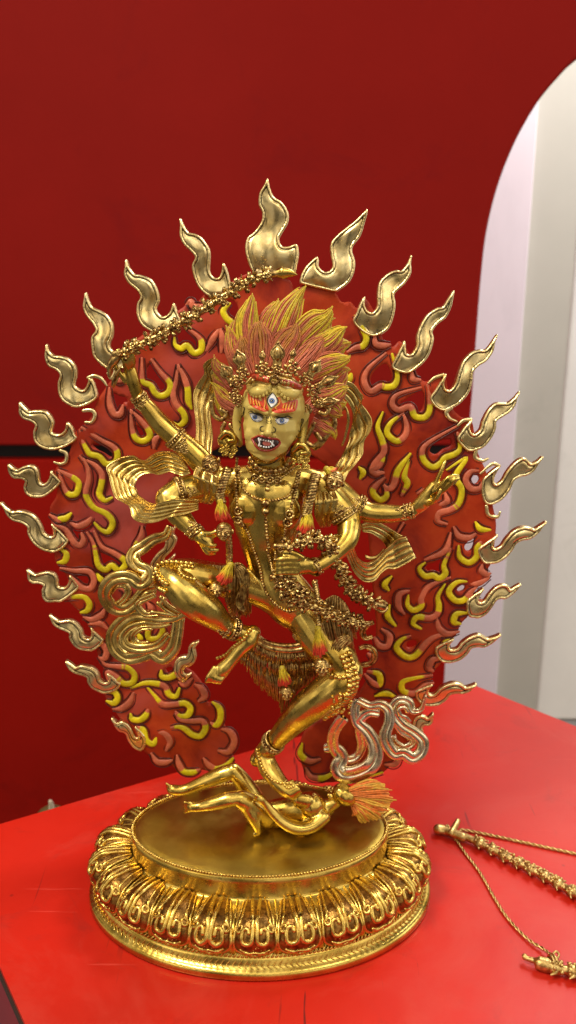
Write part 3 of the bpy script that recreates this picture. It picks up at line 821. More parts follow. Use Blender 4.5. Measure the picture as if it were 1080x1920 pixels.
CURLS = {'Z3': "y530,550 y535,600 y575,625 y615,605 y660,655 y705,640 y715,590 s690,545 s620,490|s310,690 s312,790 y318,850 y370,875 y400,925 y440,945 y490,920 y500,860 s440,790 s375,700|s90,890 s95,1000 s125,1065 s165,1065 s182,1010|s235,1040 s243,1150 y265,1225 y310,1250 y355,1230 y362,1190 s310,1115 s240,1045|s555,735 s540,850 s520,920 s540,1000 y590,1060 y600,1110 y560,1145 y520,1125;s555,735 s600,830 y620,900 y625,980 y645,1030|y905,320 y860,370 y880,420 y915,450 y935,475|s840,480 s790,560 s745,640;s840,480 s852,560 s845,650|s610,330 s640,310 s655,340 s700,345 s730,330|s120,820 s160,840 s195,820|s390,1300 s400,1240 s430,1215",
 'A1': "s450,1220 s465,1280 y490,1330 y510,1355 y560,1370 y600,1410 y650,1400 y662,1355 s640,1315 s560,1270 s460,1205",
 'A2': "s330,130 s360,220 y390,260 y430,255 y445,200 y420,170 s380,150 s330,125|s450,45 s490,100 s500,170 s485,240 y490,280 y530,335 y600,370 y635,420 y610,470 y570,460 y530,420;s470,60 s540,100 s575,150 y570,210 y560,260 y590,295 y630,280|s280,375 s330,405 y340,400 y370,395 y400,368|s395,420 s440,440 s490,420 s520,385|s305,430 s370,460 s410,520 s445,548 s470,520 s460,480|s490,475 s525,530 y540,600 y555,660 y595,685 y630,660 y670,690 y705,660 y700,630 s640,590 s570,550 s530,470|s800,440 s795,500 y770,545 y745,580|y340,570 y375,595 y365,635 y325,645|s340,675 s420,690 s500,695 s530,740 s510,790 s460,785 s425,750 s395,720|s360,850 y430,835 y480,840 y505,880 y490,915 y455,925|s470,950 s520,965 s570,940 s590,905|y545,705 y570,740 y600,755|s500,990 s560,985 s610,1020|s530,1115 s570,1100 s600,1140 s590,1180 s560,1180|s670,790 s710,800 s715,840 s690,850|y870,990 y835,1030 y840,1070 y890,1070 y915,1030 y905,990|y770,1040 y790,1070 y775,1100|s830,870 s850,900 s845,940",
 'A3': "s285,300 s320,340 s380,350 y430,355 y465,390 y455,430 y410,435 s370,400 s330,380 s340,430 s320,440|y325,480 y365,480 y380,510 y360,535 y325,525|s355,565 s400,560 s440,530 s460,485|y445,590 y455,615 y490,620 y520,600 s535,565|y445,460 y510,435 y570,435 s620,450 y640,490 y675,500 y693,460;y530,455 y570,500 s610,540 s670,540 y720,535 y748,560 y735,595 y700,600 s675,580|s670,590 s700,620 s760,625 s810,625 y825,660 y800,700 y760,695 y720,665 y690,655 s650,660|y600,370 y605,400 y640,405 y675,385 y675,355|s770,440 s805,460 s820,500 s790,525|y860,530 y895,560 y900,610 y880,645 s850,635|s905,665 s950,680 s970,730 s940,780 s890,775|s815,815 s840,845 y880,865 y930,850 y962,815|s680,800 s690,840 y715,880 y760,885 s795,870|s550,790 s580,830 s620,835 s655,825|s480,655 y510,670 y525,720 y560,740 y580,700|s580,685 s620,690 s645,730 s625,775|s690,430 s720,440 s755,410",
 'A4': "y65,545 y90,590 y120,650 y105,690 s70,700 s30,720|s160,630 s165,680 s200,690 s235,685|s215,725 s130,800 s110,860 s140,910 s190,885 y215,890 y255,880 y270,830 y245,730|s385,890 s270,925 s245,970 s275,1000 s330,985 y355,1030 y400,1035 y425,1000 s425,930 s415,880|s300,1015 y240,1060 y220,1110 y265,1150 s305,1125 s315,1080 s300,1020|s570,1070 s430,1150 s390,1195 y400,1245 y440,1275 y480,1255 y500,1230 y550,1210 y572,1180 s560,1110|y200,1010 y175,1080 y195,1140 s205,1200 s160,1260 s150,1290 s200,1300|y50,800 y40,850 y20,870|s340,810 s345,850 s380,855|y85,1275 y105,1300 y90,1330",
 'A5': "s150,20 y155,50 s135,90 s100,110 s120,130 s160,125|s160,190 s185,205 s210,185 y235,110 y295,30;y290,60 y265,140 y280,180 s250,240|s165,150 s120,190 y105,225 y140,262 y175,240 s165,185|s640,115 s600,120 s575,160 s600,205 s645,205 s660,175|y480,110 y580,50 y525,140 y555,210 y540,280 s500,310 s440,330 s435,370 s480,385|s515,400 s540,445 s590,455 s625,435|y625,375 y650,410 y700,415|y540,495 y545,550 y590,580 y630,550 y635,500 s670,460|s500,430 s470,520 s370,565;y370,580 y340,610 y370,648 y410,645 y440,660 y472,635 y465,590 s500,510|y590,675 y530,680 y490,725 y520,770 y565,770 s600,730 s630,705;s590,685 s640,685 s695,655|s600,730 s620,780 s655,770|s300,720 s240,740 s235,800 s265,840;y290,730 y280,790 y310,820 y350,800 s350,760 s390,700 s495,655|y470,690 y435,750 y440,800 s430,840 s390,860 y330,855 y310,890 y350,915|y590,835 y530,840 y515,880 y550,890|s430,860 s440,910 s480,940 s540,930|y500,965 y470,990 y490,1025|s295,950 y250,970 y225,1010 y270,1055 y320,1050 s380,980 s430,950 s500,945|s460,1070 s410,1070 s390,1110 s410,1130|s405,1150 y310,1165 y255,1185 y260,1230 s320,1240 s370,1200 s410,1190|s150,915 s190,950 s180,1000 s140,1000 s115,960|s65,1145 s110,1190 y140,1195 y135,1145 s80,1130|y190,795 y180,850 y220,900|y200,650 y165,690 y185,720|s80,1040 s105,1060 s100,1090|s230,430 s260,380|s330,230 s360,210|s470,225 s480,270 s440,290|s660,590 s655,620 s680,640 s700,635",
 'A6': "y430,255 y490,240 y545,260|y20,520 y10,580 s60,620 s120,610|s40,660 s70,710 y140,715 y205,680|y410,705 y470,685|s485,640 s540,640 s575,600"}
SOLE = {'s': S_, 'y': Y_}
for z, blk in CURLS.items():
    s_ = ZOOM[z][2]
    for one in blk.split('|'):
        mb = MB()
        for seg in one.split(';'):
            tk = seg.split(); P = NUM(z, ' '.join(t[1:] for t in tk)); n = len(P)
            cc = np.array([SOLE[t[0]] for t in tk])
            tt = np.linspace(0, 1, n)
            rad = np.interp(tt, [0, .25, .75, 1], [2.0, 6.2, 6.6, 2.6])
            k = 6
            L = cr(world_line([(p[0], p[1], YH*1000-.8, r) for p, r in zip(P, rad)]), k)
            ci = np.clip(np.round(np.linspace(0, n-1, len(L))+np.random.RandomState(n).uniform(-.2, .2, len(L))), 0, n-1).astype(int)
            q_ = np.random.RandomState(n+5); br = np.interp(np.arange(len(L)), np.linspace(0, len(L), 9), q_.uniform(.8, 1.15, 9))[:, None]
            cols = np.c_[cc[ci]*br*np.random.RandomState(n+1).uniform(.9, 1.08, (1, 1)), np.ones(len(L))]
            sec = circ(10)*np.array([1, .62]); sec = np.array([(u, v if abs(v) < .55 else v*.82) for u, v in sec])
            sweep(mb, L, sec, cols=cols, round_ends=.9, edge=((.10, .012, .008), np.clip((.30-sec[:, 1])/.25, 0, 1)*.85))
            # the dark line chased into the plate on either side of the curl
            for sg in (-1, 1):
                T2, A2, B2 = frames(L[:, :3])
                O2 = L[:, :3]+A2*(sg*(L[:, 3]*1.12+.0011))[:, None]; O2[:, 1] = YH-.0010
                wtube(mb, O2, .00055, 5, col=(.075, .010, .006, 1))
        mb.build('flame_curl', CURL, halo)
# ------------------------------------------------ bodies: overlapping shapes fused into one skin
def fuse(mb, voxel, smooth=6, name='skin'):
    me = mb.mesh(name); o = bpy.data.objects.new(name, me); COL.objects.link(o)
    m = o.modifiers.new('r', 'REMESH'); m.mode = 'VOXEL'; m.voxel_size = voxel; m.use_smooth_shade = True
    s = o.modifiers.new('s', 'SMOOTH'); s.factor = .5; s.iterations = smooth
    dg = bpy.context.evaluated_depsgraph_get()
    ev = o.evaluated_get(dg); m2 = ev.to_mesh()
    n = len(m2.vertices); V = np.empty(n*3); m2.vertices.foreach_get('co', V); V = V.reshape(-1, 3)
    f = [tuple(p.vertices) for p in m2.polygons]
    ev.to_mesh_clear(); bpy.data.objects.remove(o); bpy.data.meshes.remove(me)
    return V, f
def limb(mb, s, n=16, flat=1.0, k=5):
    tube(mb, [tuple(float(c) for c in t.split(',')) for t in s.split()], n, flat, k)

# ------------------------------------------------ the trampled figure
tf = MB()
limb(tf, "612,1514,-2,17.5 600,1518,-3,28.1 572,1518,-4,33.9 545,1521,-4,29.2 512,1526,-2,26.9 486,1528,2,28.1", flat=.85)
pball(tf, 583, 1508, -8, 26, 26, 24, 10)
limb(tf, "560,1500,-14,14.0 575,1503,-14,15.2", flat=.7)
limb(tf, "632,1502,-3,10.5 612,1514,-3,14.0")
pball(tf, 646, 1490, -4, 26, 21, 19, 35)
limb(tf, "634,1488,-3,9.4 627,1480,-3,4.0"); limb(tf, "622,1494,-3,7.0 616,1490,-3,4.0"); limb(tf, "628,1502,-4,9.4 622,1501,-4,4.0")
limb(tf, "606,1532,-16,14 585,1549,-22,13 560,1554,-25,12 535,1545,-25,11 512,1525,-23,9.5 497,1506,-22,8 489,1498,-22,9")
for d in (-4, -1.5, 1, 3.5): limb(tf, f"488,{1497+d},-22,3.2 480,{1494+d},-23,3 478,{1499+d},-20,2.6", 8)
limb(tf, "500,1530,-6,23.4 475,1513,-12,21.1 452,1499,-16,17.5 443,1496,-17,14.0")
limb(tf, "447,1496,-17,14.0 425,1500,-18,15.2 398,1507,-19,12.9 376,1512,-19,9.9 360,1513,-19,9.4")
for i in range(5): limb(tf, f"362,{1508+i*2.4},-19,4 351,{1505+i*4.2},-20,2.8 345,{1504+i*4.9},-20,2.3", 8)
limb(tf, "462,1507,-16,15.2 474,1530,-18,14.0 481,1548,-20,9.4 484,1560,-20,7.0 478,1564,-22,5.0")
limb(tf, "486,1524,6,24.6 470,1490,6,19.9 452,1462,6,16.4 437,1444,6,14.0")
limb(tf, "436,1446,6,14.0 415,1453,5,15.2 385,1465,4,12.9 355,1478,3,10.5 338,1482,2,9.9 322,1480,2,9.4 315,1474,2,5.0")
for i in range(4): limb(tf, f"{318+i*1.2},{1474+i*3},1,3.6 {312+i*.8},{1469+i*3.6},0,2.4", 8)
V, f = fuse(tf, .0009, 5)
mb = MB(); mb.add(V, f)
tramp = mb.build('trampled_figure', GOLD, statue)

def strands(mb, path, m, c0, c1, spread=1.0, depth=3.0, shape=((0, .9), (.3, 1), (.62, .92), (.84, .58), (1, .10)), mixs=.25, wave=0.0, seed=1, rk=1.25, k=5, flip=False):
    """lock of hair: m strands along a path of (px,py,ymm,half width px); colour from c0 at the root to c1 at the tip"""
    rs = random.Random(seed)
    P = cr(np.array(path, float), k); n = len(P)
    if wave:
        q = np.linspace(0, 1, n); d = P[-1, :2]-P[0, :2]; d = np.array([-d[1], d[0]])/np.linalg.norm(d)
        P[:, :2] += d*(wave*np.sin(q*2*math.pi)*q)[:, None]
    T = np.gradient(P[:, :2], axis=0); T /= np.linalg.norm(T, axis=1)[:, None]
    Nn = np.stack([-T[:, 1], T[:, 0]], 1)
    tt = np.linspace(0, 1, n); sh = np.interp(tt, [a for a, b in shape], [b for a, b in shape])
    for j in range(m):
        x = (j/(m-1)*2-1)
        end = 1-abs(x)*.16*rs.uniform(.5, 1.3)
        keep = tt <= end+1e-6
        px = P[:, :2]+Nn*(x*P[:, 3]*sh)[:, None]
        yy = P[:, 2]-depth*(1-x*x)*sh+rs.uniform(-.25, .25)
        r = P[:, 3]*sh/m*rk+.35
        wob = .9*np.sin(tt*rs.uniform(7, 12)+rs.uniform(0, 6))
        px = px+Nn*wob[:, None]
        L = world_line([(a[0], a[1], b, c) for a, b, c in zip(px, yy, r)])[keep]
        tc_ = tt[keep]; sw = rs.uniform(-mixs, mixs)
        w = np.clip((tc_-.42+sw)/.28, 0, 1)[:, None]
        c = np.array(c0)*(1-w)+np.array(c1)*w
        c = c*rs.uniform(.75, 1.1)
        sweep(mb, L, circ(6), cols=np.c_[c, np.ones(len(c))], round_ends=.6)
ORG = (.82, .23, .035); PINK = (.62, .15, .065); YEL = (.74, .54, .02)
mb = MB()
for i, (x1, y1, w) in enumerate([(718, 1472, 10), (735, 1482, 11), (743, 1500, 11), (735, 1518, 11), (715, 1534, 11), (692, 1541, 11), (672, 1530, 9)]):
    x0, y0 = 655+i*1.5, 1482+i*5
    strands(mb, [(x0, y0, -6, 6), ((x0+x1)/2+3, (y0+y1)/2-3+i, -7, w+1), (x1, y1, -5+i*.6, w)], 7, ORG, (.82, .46, .05), mixs=.6, seed=40+i, shape=((0, .8), (.6, 1), (.9, .8), (1, .4)))
mb.build('fanned_hair', HAIR, tramp)

# ------------------------------------------------ the dancing figure
g = MB()
limb(g, "497,880,-8,26 497,900,-6,60 499,930,-5,71 500,965,-5,66 500,1000,-5,58 500,1030,-5,46 507,1062,-6,41 524,1100,-7,47 548,1132,-5,48 568,1158,-2,40 576,1180,0,30", 24, .62)
pball(g, 460, 955, -16, 33, 22, 33); pball(g, 535, 958, -16, 33, 22, 33)
limb(g, "405,908,0,24 450,903,-4,30 500,900,-6,30 560,902,-4,30 598,908,0,25", flat=.8)
limb(g, "500,905,-8,32 502,880,-12,30 505,860,-14,32")
# lifted leg
limb(g, "535,1125,0,40 495,1108,-3,34 450,1095,-8,33 400,1085,-16,31 350,1076,-26,30 315,1078,-32,26", 20)
limb(g, "313,1080,-34,25 335,1100,-42,31 362,1124,-45,34 390,1145,-42,30 412,1164,-38,22 432,1178,-34,18 450,1186,-31,17 468,1190,-28,16", 20)
limb(g, "474,1186,-27,15 466,1200,-29,18 450,1218,-31,14 434,1238,-33,12 420,1253,-34,14 410,1262,-34,12", 14)
for i in range(5):
    q = (i-1.9)*6.3; bx, by = 412+q*.75, 1259+q*.55; l = (24, 21, 19, 17, 14)[i]
    limb(g, f"{bx},{by},-36,{5.2 if i else 6} {bx-l*.5},{by+l*.66},-39,{3.6 if i else 4.6} {bx-l*.66},{by+l*1.05},-38,{3.2 if i else 4.2}", 8)
# standing leg
limb(g, "572,1150,0,42 600,1190,-8,44 630,1230,-16,38 648,1258,-20,31", 20)
limb(g, "652,1258,-21,29 636,1278,-24,33 606,1303,-22,33 575,1328,-16,31 545,1357,-8,25 520,1385,-2,19 503,1405,0,17", 20)
limb(g, "506,1396,0,18 492,1416,4,18 482,1424,5,14", 14); limb(g, "494,1412,3,18 503,1438,-4,19 519,1462,-13,17 537,1482,-20,14 548,1490,-22,9", 14)
for i in range(5): limb(g, f"{527+i*5},{1476-i*2.5},-{22-i*.6},5 {541+i*4.4},{1489-i*2.4},-{26-i*.6},4.4 {550+i*3.2},{1498-i*2.8},-{25-i*.6},3.4", 8)
# lower arm at the left
limb(g, "405,908,0,27 370,915,-6,27 338,922,-12,26 316,935,-17,25", 16); limb(g, "318,940,-18,25 335,965,-24,22 354,986,-29,17 368,1000,-32,13", 16)
limb(g, "366,998,-32,12 378,1007,-34,15 388,1014,-35,13", 12, .8)
limb(g, "384,1000,-36,6 395,1000,-39,5 406,996,-40,4.5", 8); limb(g, "383,1003,-34,6 396,1007,-36,4.5 408,1002,-39,4", 8)
limb(g, "384,1014,-36,5.5 394,1022,-38,4.8 404,1022,-37,4", 8); limb(g, "382,1020,-35,5.5 394,1031,-37,4.8 408,1031,-35,3.8", 8); limb(g, "378,1021,-34,5 388,1036,-36,4.6 402,1038,-34,3.6", 8)
# raised arm
limb(g, "408,900,2,26 375,862,4,24 347,835,4,22 320,812,3,20 297,790,2,19 278,766,0,16.5 262,748,-2,13", 16)
limb(g, "260,746,-2,12 252,722,-4,13 246,700,-5,13 240,682,-5,11", 12, .9)
for i in range(4): limb(g, f"{240+i*3.5},{690-i*3},-9,5 {231+i*6},{674-i*5},-13,4.6 {228+i*7},{664-i*5},-9,4 {233+i*7},{661-i*4},-3,3.4", 8)
limb(g, "236,715,-6,6 218,690,-10,5 214,668,-10,4.2 222,656,-9,3.6", 8)
# lower arm at the right
limb(g, "592,908,0,28 622,936,-5,28 648,966,-9,25 655,988,-12,23", 16); limb(g, "655,985,-13,23 650,1012,-22,21 628,1038,-31,17 604,1056,-37,15 586,1064,-40,14", 16)
limb(g, "590,1062,-40,13 570,1060,-43,18 552,1060,-45,19", 14, .75)
for i in range(4): limb(g, f"556,{1048+i*8.5},-49,6 536,{1047+i*8.7},-53,5.6 520,{1050+i*8.3},-52,5 515,{1053+i*7.5},-46,4.4", 8)
limb(g, "566,1046,-46,7 548,1036,-50,6 532,1036,-51,5", 8)
# outstretched arm at the right
limb(g, "600,905,3,26 632,922,4,25 662,946,3,22 690,960,1,20 725,963,-1,18 752,962,-3,15 774,958,-5,12.5", 16)
limb(g, "772,958,-5,12 788,946,-8,15 804,928,-10,15 814,914,-11,13", 12, .7)
limb(g, "812,918,-12,6 822,895,-13,5.2 829,878,-13,4.6 834,866,-12,3.6", 8); limb(g, "818,920,-14,6 834,902,-17,5.2 846,893,-17,4.6 858,892,-14,4", 8)
limb(g, "820,926,-13,5.5 838,910,-17,5 850,900,-18,4.4 860,897,-15,3.8", 8); limb(g, "818,932,-12,5 834,918,-16,4.6 846,908,-17,4 854,904,-15,3.4", 8); limb(g, "800,944,-12,6 814,940,-18,5 822,928,-21,4.4 826,918,-21,3.6", 8)
# head
pball(g, 512, 762, -17, 61, 58, 58, 6); pball(g, 509, 800, -20, 54, 56, 50, 6); pball(g, 503, 830, -25, 44, 45, 37, 6); pball(g, 499, 853, -30, 30, 27, 16, 6)
pball(g, 477, 815, -32, 20, 13, 20); pball(g, 531, 822, -32, 20, 13, 20)
limb(g, "507,786,-45,6 505,800,-50,6.5 503,812,-54,8", 10); pball(g, 493.5, 814, -47, 7, 7, 6); pball(g, 512.5, 817, -47, 7, 7, 6)
limb(g, "468,765,-40,5 483,766,-45,6 499,775,-46,5.5", 10); limb(g, "513,776,-46,5.5 530,771,-44,6 548,771,-37,5", 10)
pball(g, 502, 830, -43, 22, 9, 16, 6)
limb(g, "448,768,-14,10 444,790,-13,9 446,815,-14,8 449,832,-14,7", 10, .7); limb(g, "570,776,-12,11 569,800,-12,9 565,825,-14,8 562,850,-16,7", 10, .7)
V, f = fuse(g, .00085, 4)
mb = MB(); mb.add(V, f)
body = mb.build('dancing_figure', [GOLD, SKIN], statue)
# painted face: the front of the head above the neck
pm = np.array([sum((V[i] for i in q))/len(q) for q in f])
d_ = pm-CAM; u_ = d_[:, 0]; w_ = d_[:, 1]*CP-d_[:, 2]*SP; v_ = d_[:, 1]*SP+d_[:, 2]*CP
ppx = CX+F*u_/w_; ppy = CY-F*v_/w_
jaw = 868-np.abs(ppx-500)*.62-np.maximum(0, np.abs(ppx-500)-38)*.9
isface = (ppy < jaw) & (ppx > 425) & (ppx < 590) & (ppy > 690) & (pm[:, 1] < .012)
body.data.polygons.foreach_set('material_index', isface.astype(np.int32)); body.data.update()
BV = BVHTree.FromPolygons([tuple(p) for p in V], f)
def hit(px, py, lift=.0, fall=-.03):
    d = Vector(ray(px, py)).normalized()
    loc, nor, idx, dist = BV.ray_cast(Vector(CAM), d)
    if loc is None or loc[1] > .06: return W(px, py, fall), -np.array(d)
    nor = np.array(nor)
    if nor.dot(np.array(d)) > 0: nor = -nor
    return np.array(loc)+nor*lift, nor
def onbody(z, s, lift=.0006, k=5, fall=-.02):
    P = cr(np.array(NUM(z, s)), k)
    return np.array([hit(p[0], p[1], lift, fall)[0] for p in P])
def smooth_line(C, it=2):
    C = C.copy()
    for _ in range(it): C[1:-1] = C[1:-1]*.5+.25*(C[:-2]+C[2:])
    return C
def patch(mb, poly, col, lift=.0003, step=1.0):
    """thin painted patch following the face inside a traced outline"""
    O = cr(np.array(poly), 3, True)
    xs = np.arange(O[:, 0].min(), O[:, 0].max(), step); ys = np.arange(O[:, 1].min(), O[:, 1].max(), step)
    G = np.array([(x, y) for x in xs for y in ys]).reshape(-1, 2)
    if len(G):
        G = G[inside(G, O)]; 
        if len(G): G = G[seg_dist(G, O) > step*.5]
    P = np.concatenate([O, G]); n = len(O)
    r = delaunay_2d_cdt([Vector(p) for p in P.tolist()], [(i, (i+1) % n) for i in range(n)], [], 1, 1e-5)
    X = np.array([tuple(p) for p in r[0]])
    Wv = np.array([hit(p[0], p[1], lift)[0] for p in X])
    T = []
    for t in r[2]:
        a, b, c = (Wv[i] for i in t[:3])
        T.append(tuple(t) if np.cross(b-a, c-a)[1] < 0 else tuple(t[::-1]))
    mb.add(Wv, T, np.tile((*col, 1), (len(X), 1)))
def stroke(mb, z, s, col, w, lift=.0003, k=4):
    C = onbody(z, s, lift, k); n = len(C)
    r = w*PS(500, 790, -.04)*np.interp(np.linspace(0, 1, n), [0, .25, .75, 1], [.5, 1, 1, .5])
    wtube(mb, smooth_line(C, 1), r, 6, col=(*col, 1))
BLK = (.012, .009, .008); WHT = (.86, .85, .82); BLU = (.07, .14, .42); RED = (.50, .022, .012); ORR = (.62, .06, .015)
def eye(outline, ic, ir, lids=(), z='FZ'):
    mb = MB(); O = NUM(z, outline)
    patch(mb, O, WHT, .0007)
    cx, cy = Q(z, [ic])[0]; s_ = ZOOM[z][2]
    def disc(r, col, lift): patch(mb, [(cx+r*s_*math.cos(a), cy+r*s_*math.sin(a)) for a in np.linspace(0, 2*math.pi, 10, endpoint=False)], col, lift, .8)
    disc(ir, BLU, .0010); disc(ir*.72, (.22, .36, .66), .0012); disc(ir*.5, BLK, .0014); disc(ir*.15, WHT, .0016)
    for l in lids: stroke(mb, z, l[0], BLK, l[1], .0009)
    mb.build('painted_eye', FACEPAINT, body)
eye("310,516 332,513 360,523 394,539 418,562 398,584 366,589 334,574", (356, 551), 21, [("302,510 325,492 350,515 385,520 412,532 424,562", 1.1), ("312,518 335,512 365,526 400,544 416,564", .8), ("318,525 335,570 365,583 400,580", .7)])
eye("520,573 548,557 585,550 634,558 616,596 580,612 542,608", (577, 580), 20, [("512,552 540,545 580,556 625,535 650,552 662,550", 1.1), ("520,580 545,560 585,553 632,562", .8), ("528,580 545,604 580,608 612,592", .7)])
eye("500,352 525,385 538,415 520,445 495,470 470,440 458,412 472,382", (494, 412), 22, [("505,345 470,380 458,412 468,440 488,468", 1.3), ("505,345 530,385 540,412 528,440 490,470", .9)])
mb = MB()
FLB = [NUM('FZ', "290,338 300,335 330,355 370,385 405,415 415,375 430,358 445,372 450,430 466,470 462,500 420,502 370,482 322,455 300,420"), NUM('FZ', "700,403 712,410 704,470 682,500 620,510 540,516 495,500 500,478 535,450 548,410 540,385 562,385 580,430 600,430 650,410")]
for p in FLB: patch(mb, p, ORR, .00025)
for l in ("318,380 322,440", "340,385 348,455", "362,400 376,470", "385,415 400,485", "432,372 440,440 425,480 440,495", "690,415 678,480", "668,420 655,488", "645,425 630,490", "620,435 604,495", "596,440 580,500", "552,395 560,430 520,470 540,490"):
    stroke(mb, 'FZ', l, (.72, .36, .05), 1.3, .0006)
mb.build('flame_brow', FACEPAINT, body)
mb = MB()
patch(mb, NUM('FZ', "342,735 385,716 430,722 470,733 515,733 550,767 510,806 460,814 408,806 368,772"), (.03, .006, .005), .0005)
patch(mb, NUM('FZ', "418,765 440,752 470,760 485,778 462,788 430,784"), (.50, .13, .10), .0009)
lip = onbody('FZ', "330,735 360,720 395,705 430,712 470,726 520,728 560,765 530,798 490,822 440,827 392,816 360,787 343,757 330,735", .0006, 4)
wtube(mb, smooth_line(lip, 1), .0009, 8, col=(.34, .028, .014, 1))
mb.build('painted_mouth', FACEPAINT, body)
mb = MB()
for x, y in ((405, 742), (425, 744), (445, 748), (465, 752), (482, 758)):
    p, n_ = hit(*Q('FZ', [(x, y)])[0], .0011); ball(mb, p, (.00075, .0006, .00085), 6, 5, col=(*WHT, 1))
for x, y in ((408, 790), (428, 796), (448, 799), (468, 798), (488, 792)):
    p, n_ = hit(*Q('FZ', [(x, y)])[0], .0011); ball(mb, p, (.00075, .0006, .00075), 6, 5, col=(*WHT, 1))
for a, b_ in (((390, 735), (398, 768)), ((500, 748), (492, 778)), ((392, 785), (398, 760)), ((505, 785), (488, 765))):
    p = hit(*Q('FZ', [a])[0], .0013)[0]; q = hit(*Q('FZ', [b_])[0], .0013)[0]
    wtube(mb, [p, (p+q)/2, q], [.0008, .00065, .0003], 6, col=(*WHT, 1))
mb.build('teeth', FACEPAINT, body)
mb = MB()
for l, w in (("452,545 450,562", .8), ("466,542 466,562", .8), ("480,542 484,562", .8), ("445,572 468,590", .8), ("492,572 476,588", .8), ("448,590 465,606", .7), ("494,588 480,606", .7), ("425,625 400,632 396,655 412,675 430,668", 1.0), ("505,632 525,650 520,672 500,682 488,675", 1.0),
             ("250,520 262,490 265,470 250,465", .9), ("265,475 260,520 238,545 245,558", .9), ("212,575 225,595 242,602", .8), ("228,632 215,662", .8), ("745,595 740,570 752,562 760,580 740,630 738,660 725,672 715,660", .9), ("695,705 715,725 750,715", .8), ("708,748 702,772", .8),
             ("345,928 400,952 460,950 520,925 560,895", 1.0)):
    stroke(mb, 'FZ', l, (.03, .018, .006), w, .0003)
mb.build('ink_lines', FACEPAINT, body)
# ------------------------------------------------ hair
HL = [  # path in px, strands
 [(480, 672, 6, 13), (468, 640, 8, 19), (462, 605, 10, 20), (466, 572, 12, 15), (473, 546, 13, 8)],
 [(505, 670, 8, 16), (522, 630, 10, 22), (540, 590, 12, 23), (560, 560, 14, 17), (577, 532, 15, 8)],
 [(535, 672, 8, 16), (560, 640, 8, 20), (588, 608, 10, 22), (608, 590, 11, 17), (625, 570, 12, 8)],
 [(560, 682, 4, 15), (590, 655, 5, 19), (620, 638, 6, 19), (638, 625, 7, 14), (654, 612, 8, 6)],
 [(575, 705, 0, 15), (605, 688, 0, 19), (630, 678, 2, 17), (645, 670, 3, 12), (659, 664, 4, 6)],
 [(590, 745, -4, 15), (618, 740, -4, 18), (640, 733, -3, 14), (657, 727, -2, 6)],
 [(592, 765, 0, 14), (615, 765, 2, 17), (632, 770, 2, 14), (645, 778, 3, 6)],
 [(585, 790, 4, 14), (605, 800, 4, 16), (620, 812, 5, 12), (628, 828, 6, 5)],
 [(455, 690, 4, 12), (440, 662, 6, 14), (430, 636, 8, 12), (421, 606, 9, 6)],
 [(440, 722, -2, 11), (424, 704, 0, 13), (410, 686, 1, 10), (402, 660, 2, 4)],
 [(445, 762, -4, 12), (425, 750, -2, 13), (408, 736, -1, 10), (390, 714, 0, 4)],
 [(490, 690, 0, 18), (488, 655, 2, 22), (490, 622, 4, 20), (492, 596, 6, 10)],
 [(520, 690, 0, 18), (530, 655, 2, 22), (545, 625, 4, 19), (556, 602, 6, 9)],
 [(550, 700, -2, 16), (575, 670, 0, 20), (598, 648, 2, 17), (614, 634, 4, 8)],
 [(470, 700, 0, 15), (460, 672, 2, 17), (452, 648, 4, 14), (448, 626, 5, 7)],
 [(450, 690, 10, 18), (444, 650, 12, 20), (446, 615, 14, 16), (452, 590, 15, 6)], [(500, 650, 12, 20), (503, 615, 14, 20), (512, 580, 15, 15), (522, 556, 16, 6)],
 [(565, 670, 10, 20), (596, 630, 12, 20), (612, 608, 13, 15), (633, 596, 14, 5)], [(590, 700, 8, 20), (622, 660, 10, 20), (640, 644, 11, 14), (660, 640, 12, 5)], [(590, 740, 6, 18), (625, 712, 8, 19), (645, 700, 9, 14), (660, 694, 10, 5)],
 [(585, 770, 2, 18), (612, 750, 4, 19), (636, 752, 4, 15), (652, 752, 4, 5)], [(450, 735, 2, 16), (428, 722, 3, 17), (412, 708, 4, 12), (400, 690, 5, 5)], [(452, 780, 0, 13), (430, 772, 2, 14), (412, 760, 3, 11), (398, 744, 4, 4)]]
hairo = None
for i, p in enumerate(HL):
    mb = MB()
    p = [(a, b, c, w*1.13) for a, b, c, w in p]
    strands(mb, p, 16, PINK, YEL if i < 11 else ((.66, .27, .04) if i < 15 else YEL), seed=i, depth=3.0, mixs=.42, wave=5.0 if i % 2 else -5.0, k=7, rk=1.0)
    o = mb.build('hair_lock', HAIR, body)
# ------------------------------------------------ jewellery helpers
def torus(mb, c, R, r, axis=(0, -1, 0), n=12, m=6, sq=1.0):
    ax = Vector(axis).normalized(); q = Vector((0, -1, 0)).rotation_difference(ax).to_matrix()
    P = [np.array(c)+np.array(q @ Vector((R*math.cos(a), 0, R*sq*math.sin(a)))) for a in np.linspace(0, 2*math.pi, n, endpoint=False)]
    wtube(mb, P+[P[0]], r, m, ends=0, ref=np.array(ax)*-1)
def rosette(mb, px, py, ymm, R, petals=6):
    s = PS(px, py, ymm/1000); c = W(px, py, ymm/1000)
    torus(mb, c+np.array([0, -.3*R*s, 0]), R*.5*s, R*.16*s); ball(mb, c+np.array([0, -.4*R*s, 0]), R*.28*s)
    for k in range(petals):
        a = 2*math.pi*k/petals
        ball(mb, c+np.array([math.cos(a), -.1, math.sin(a)])*R*.85*s, R*.3*s, 7, 5)
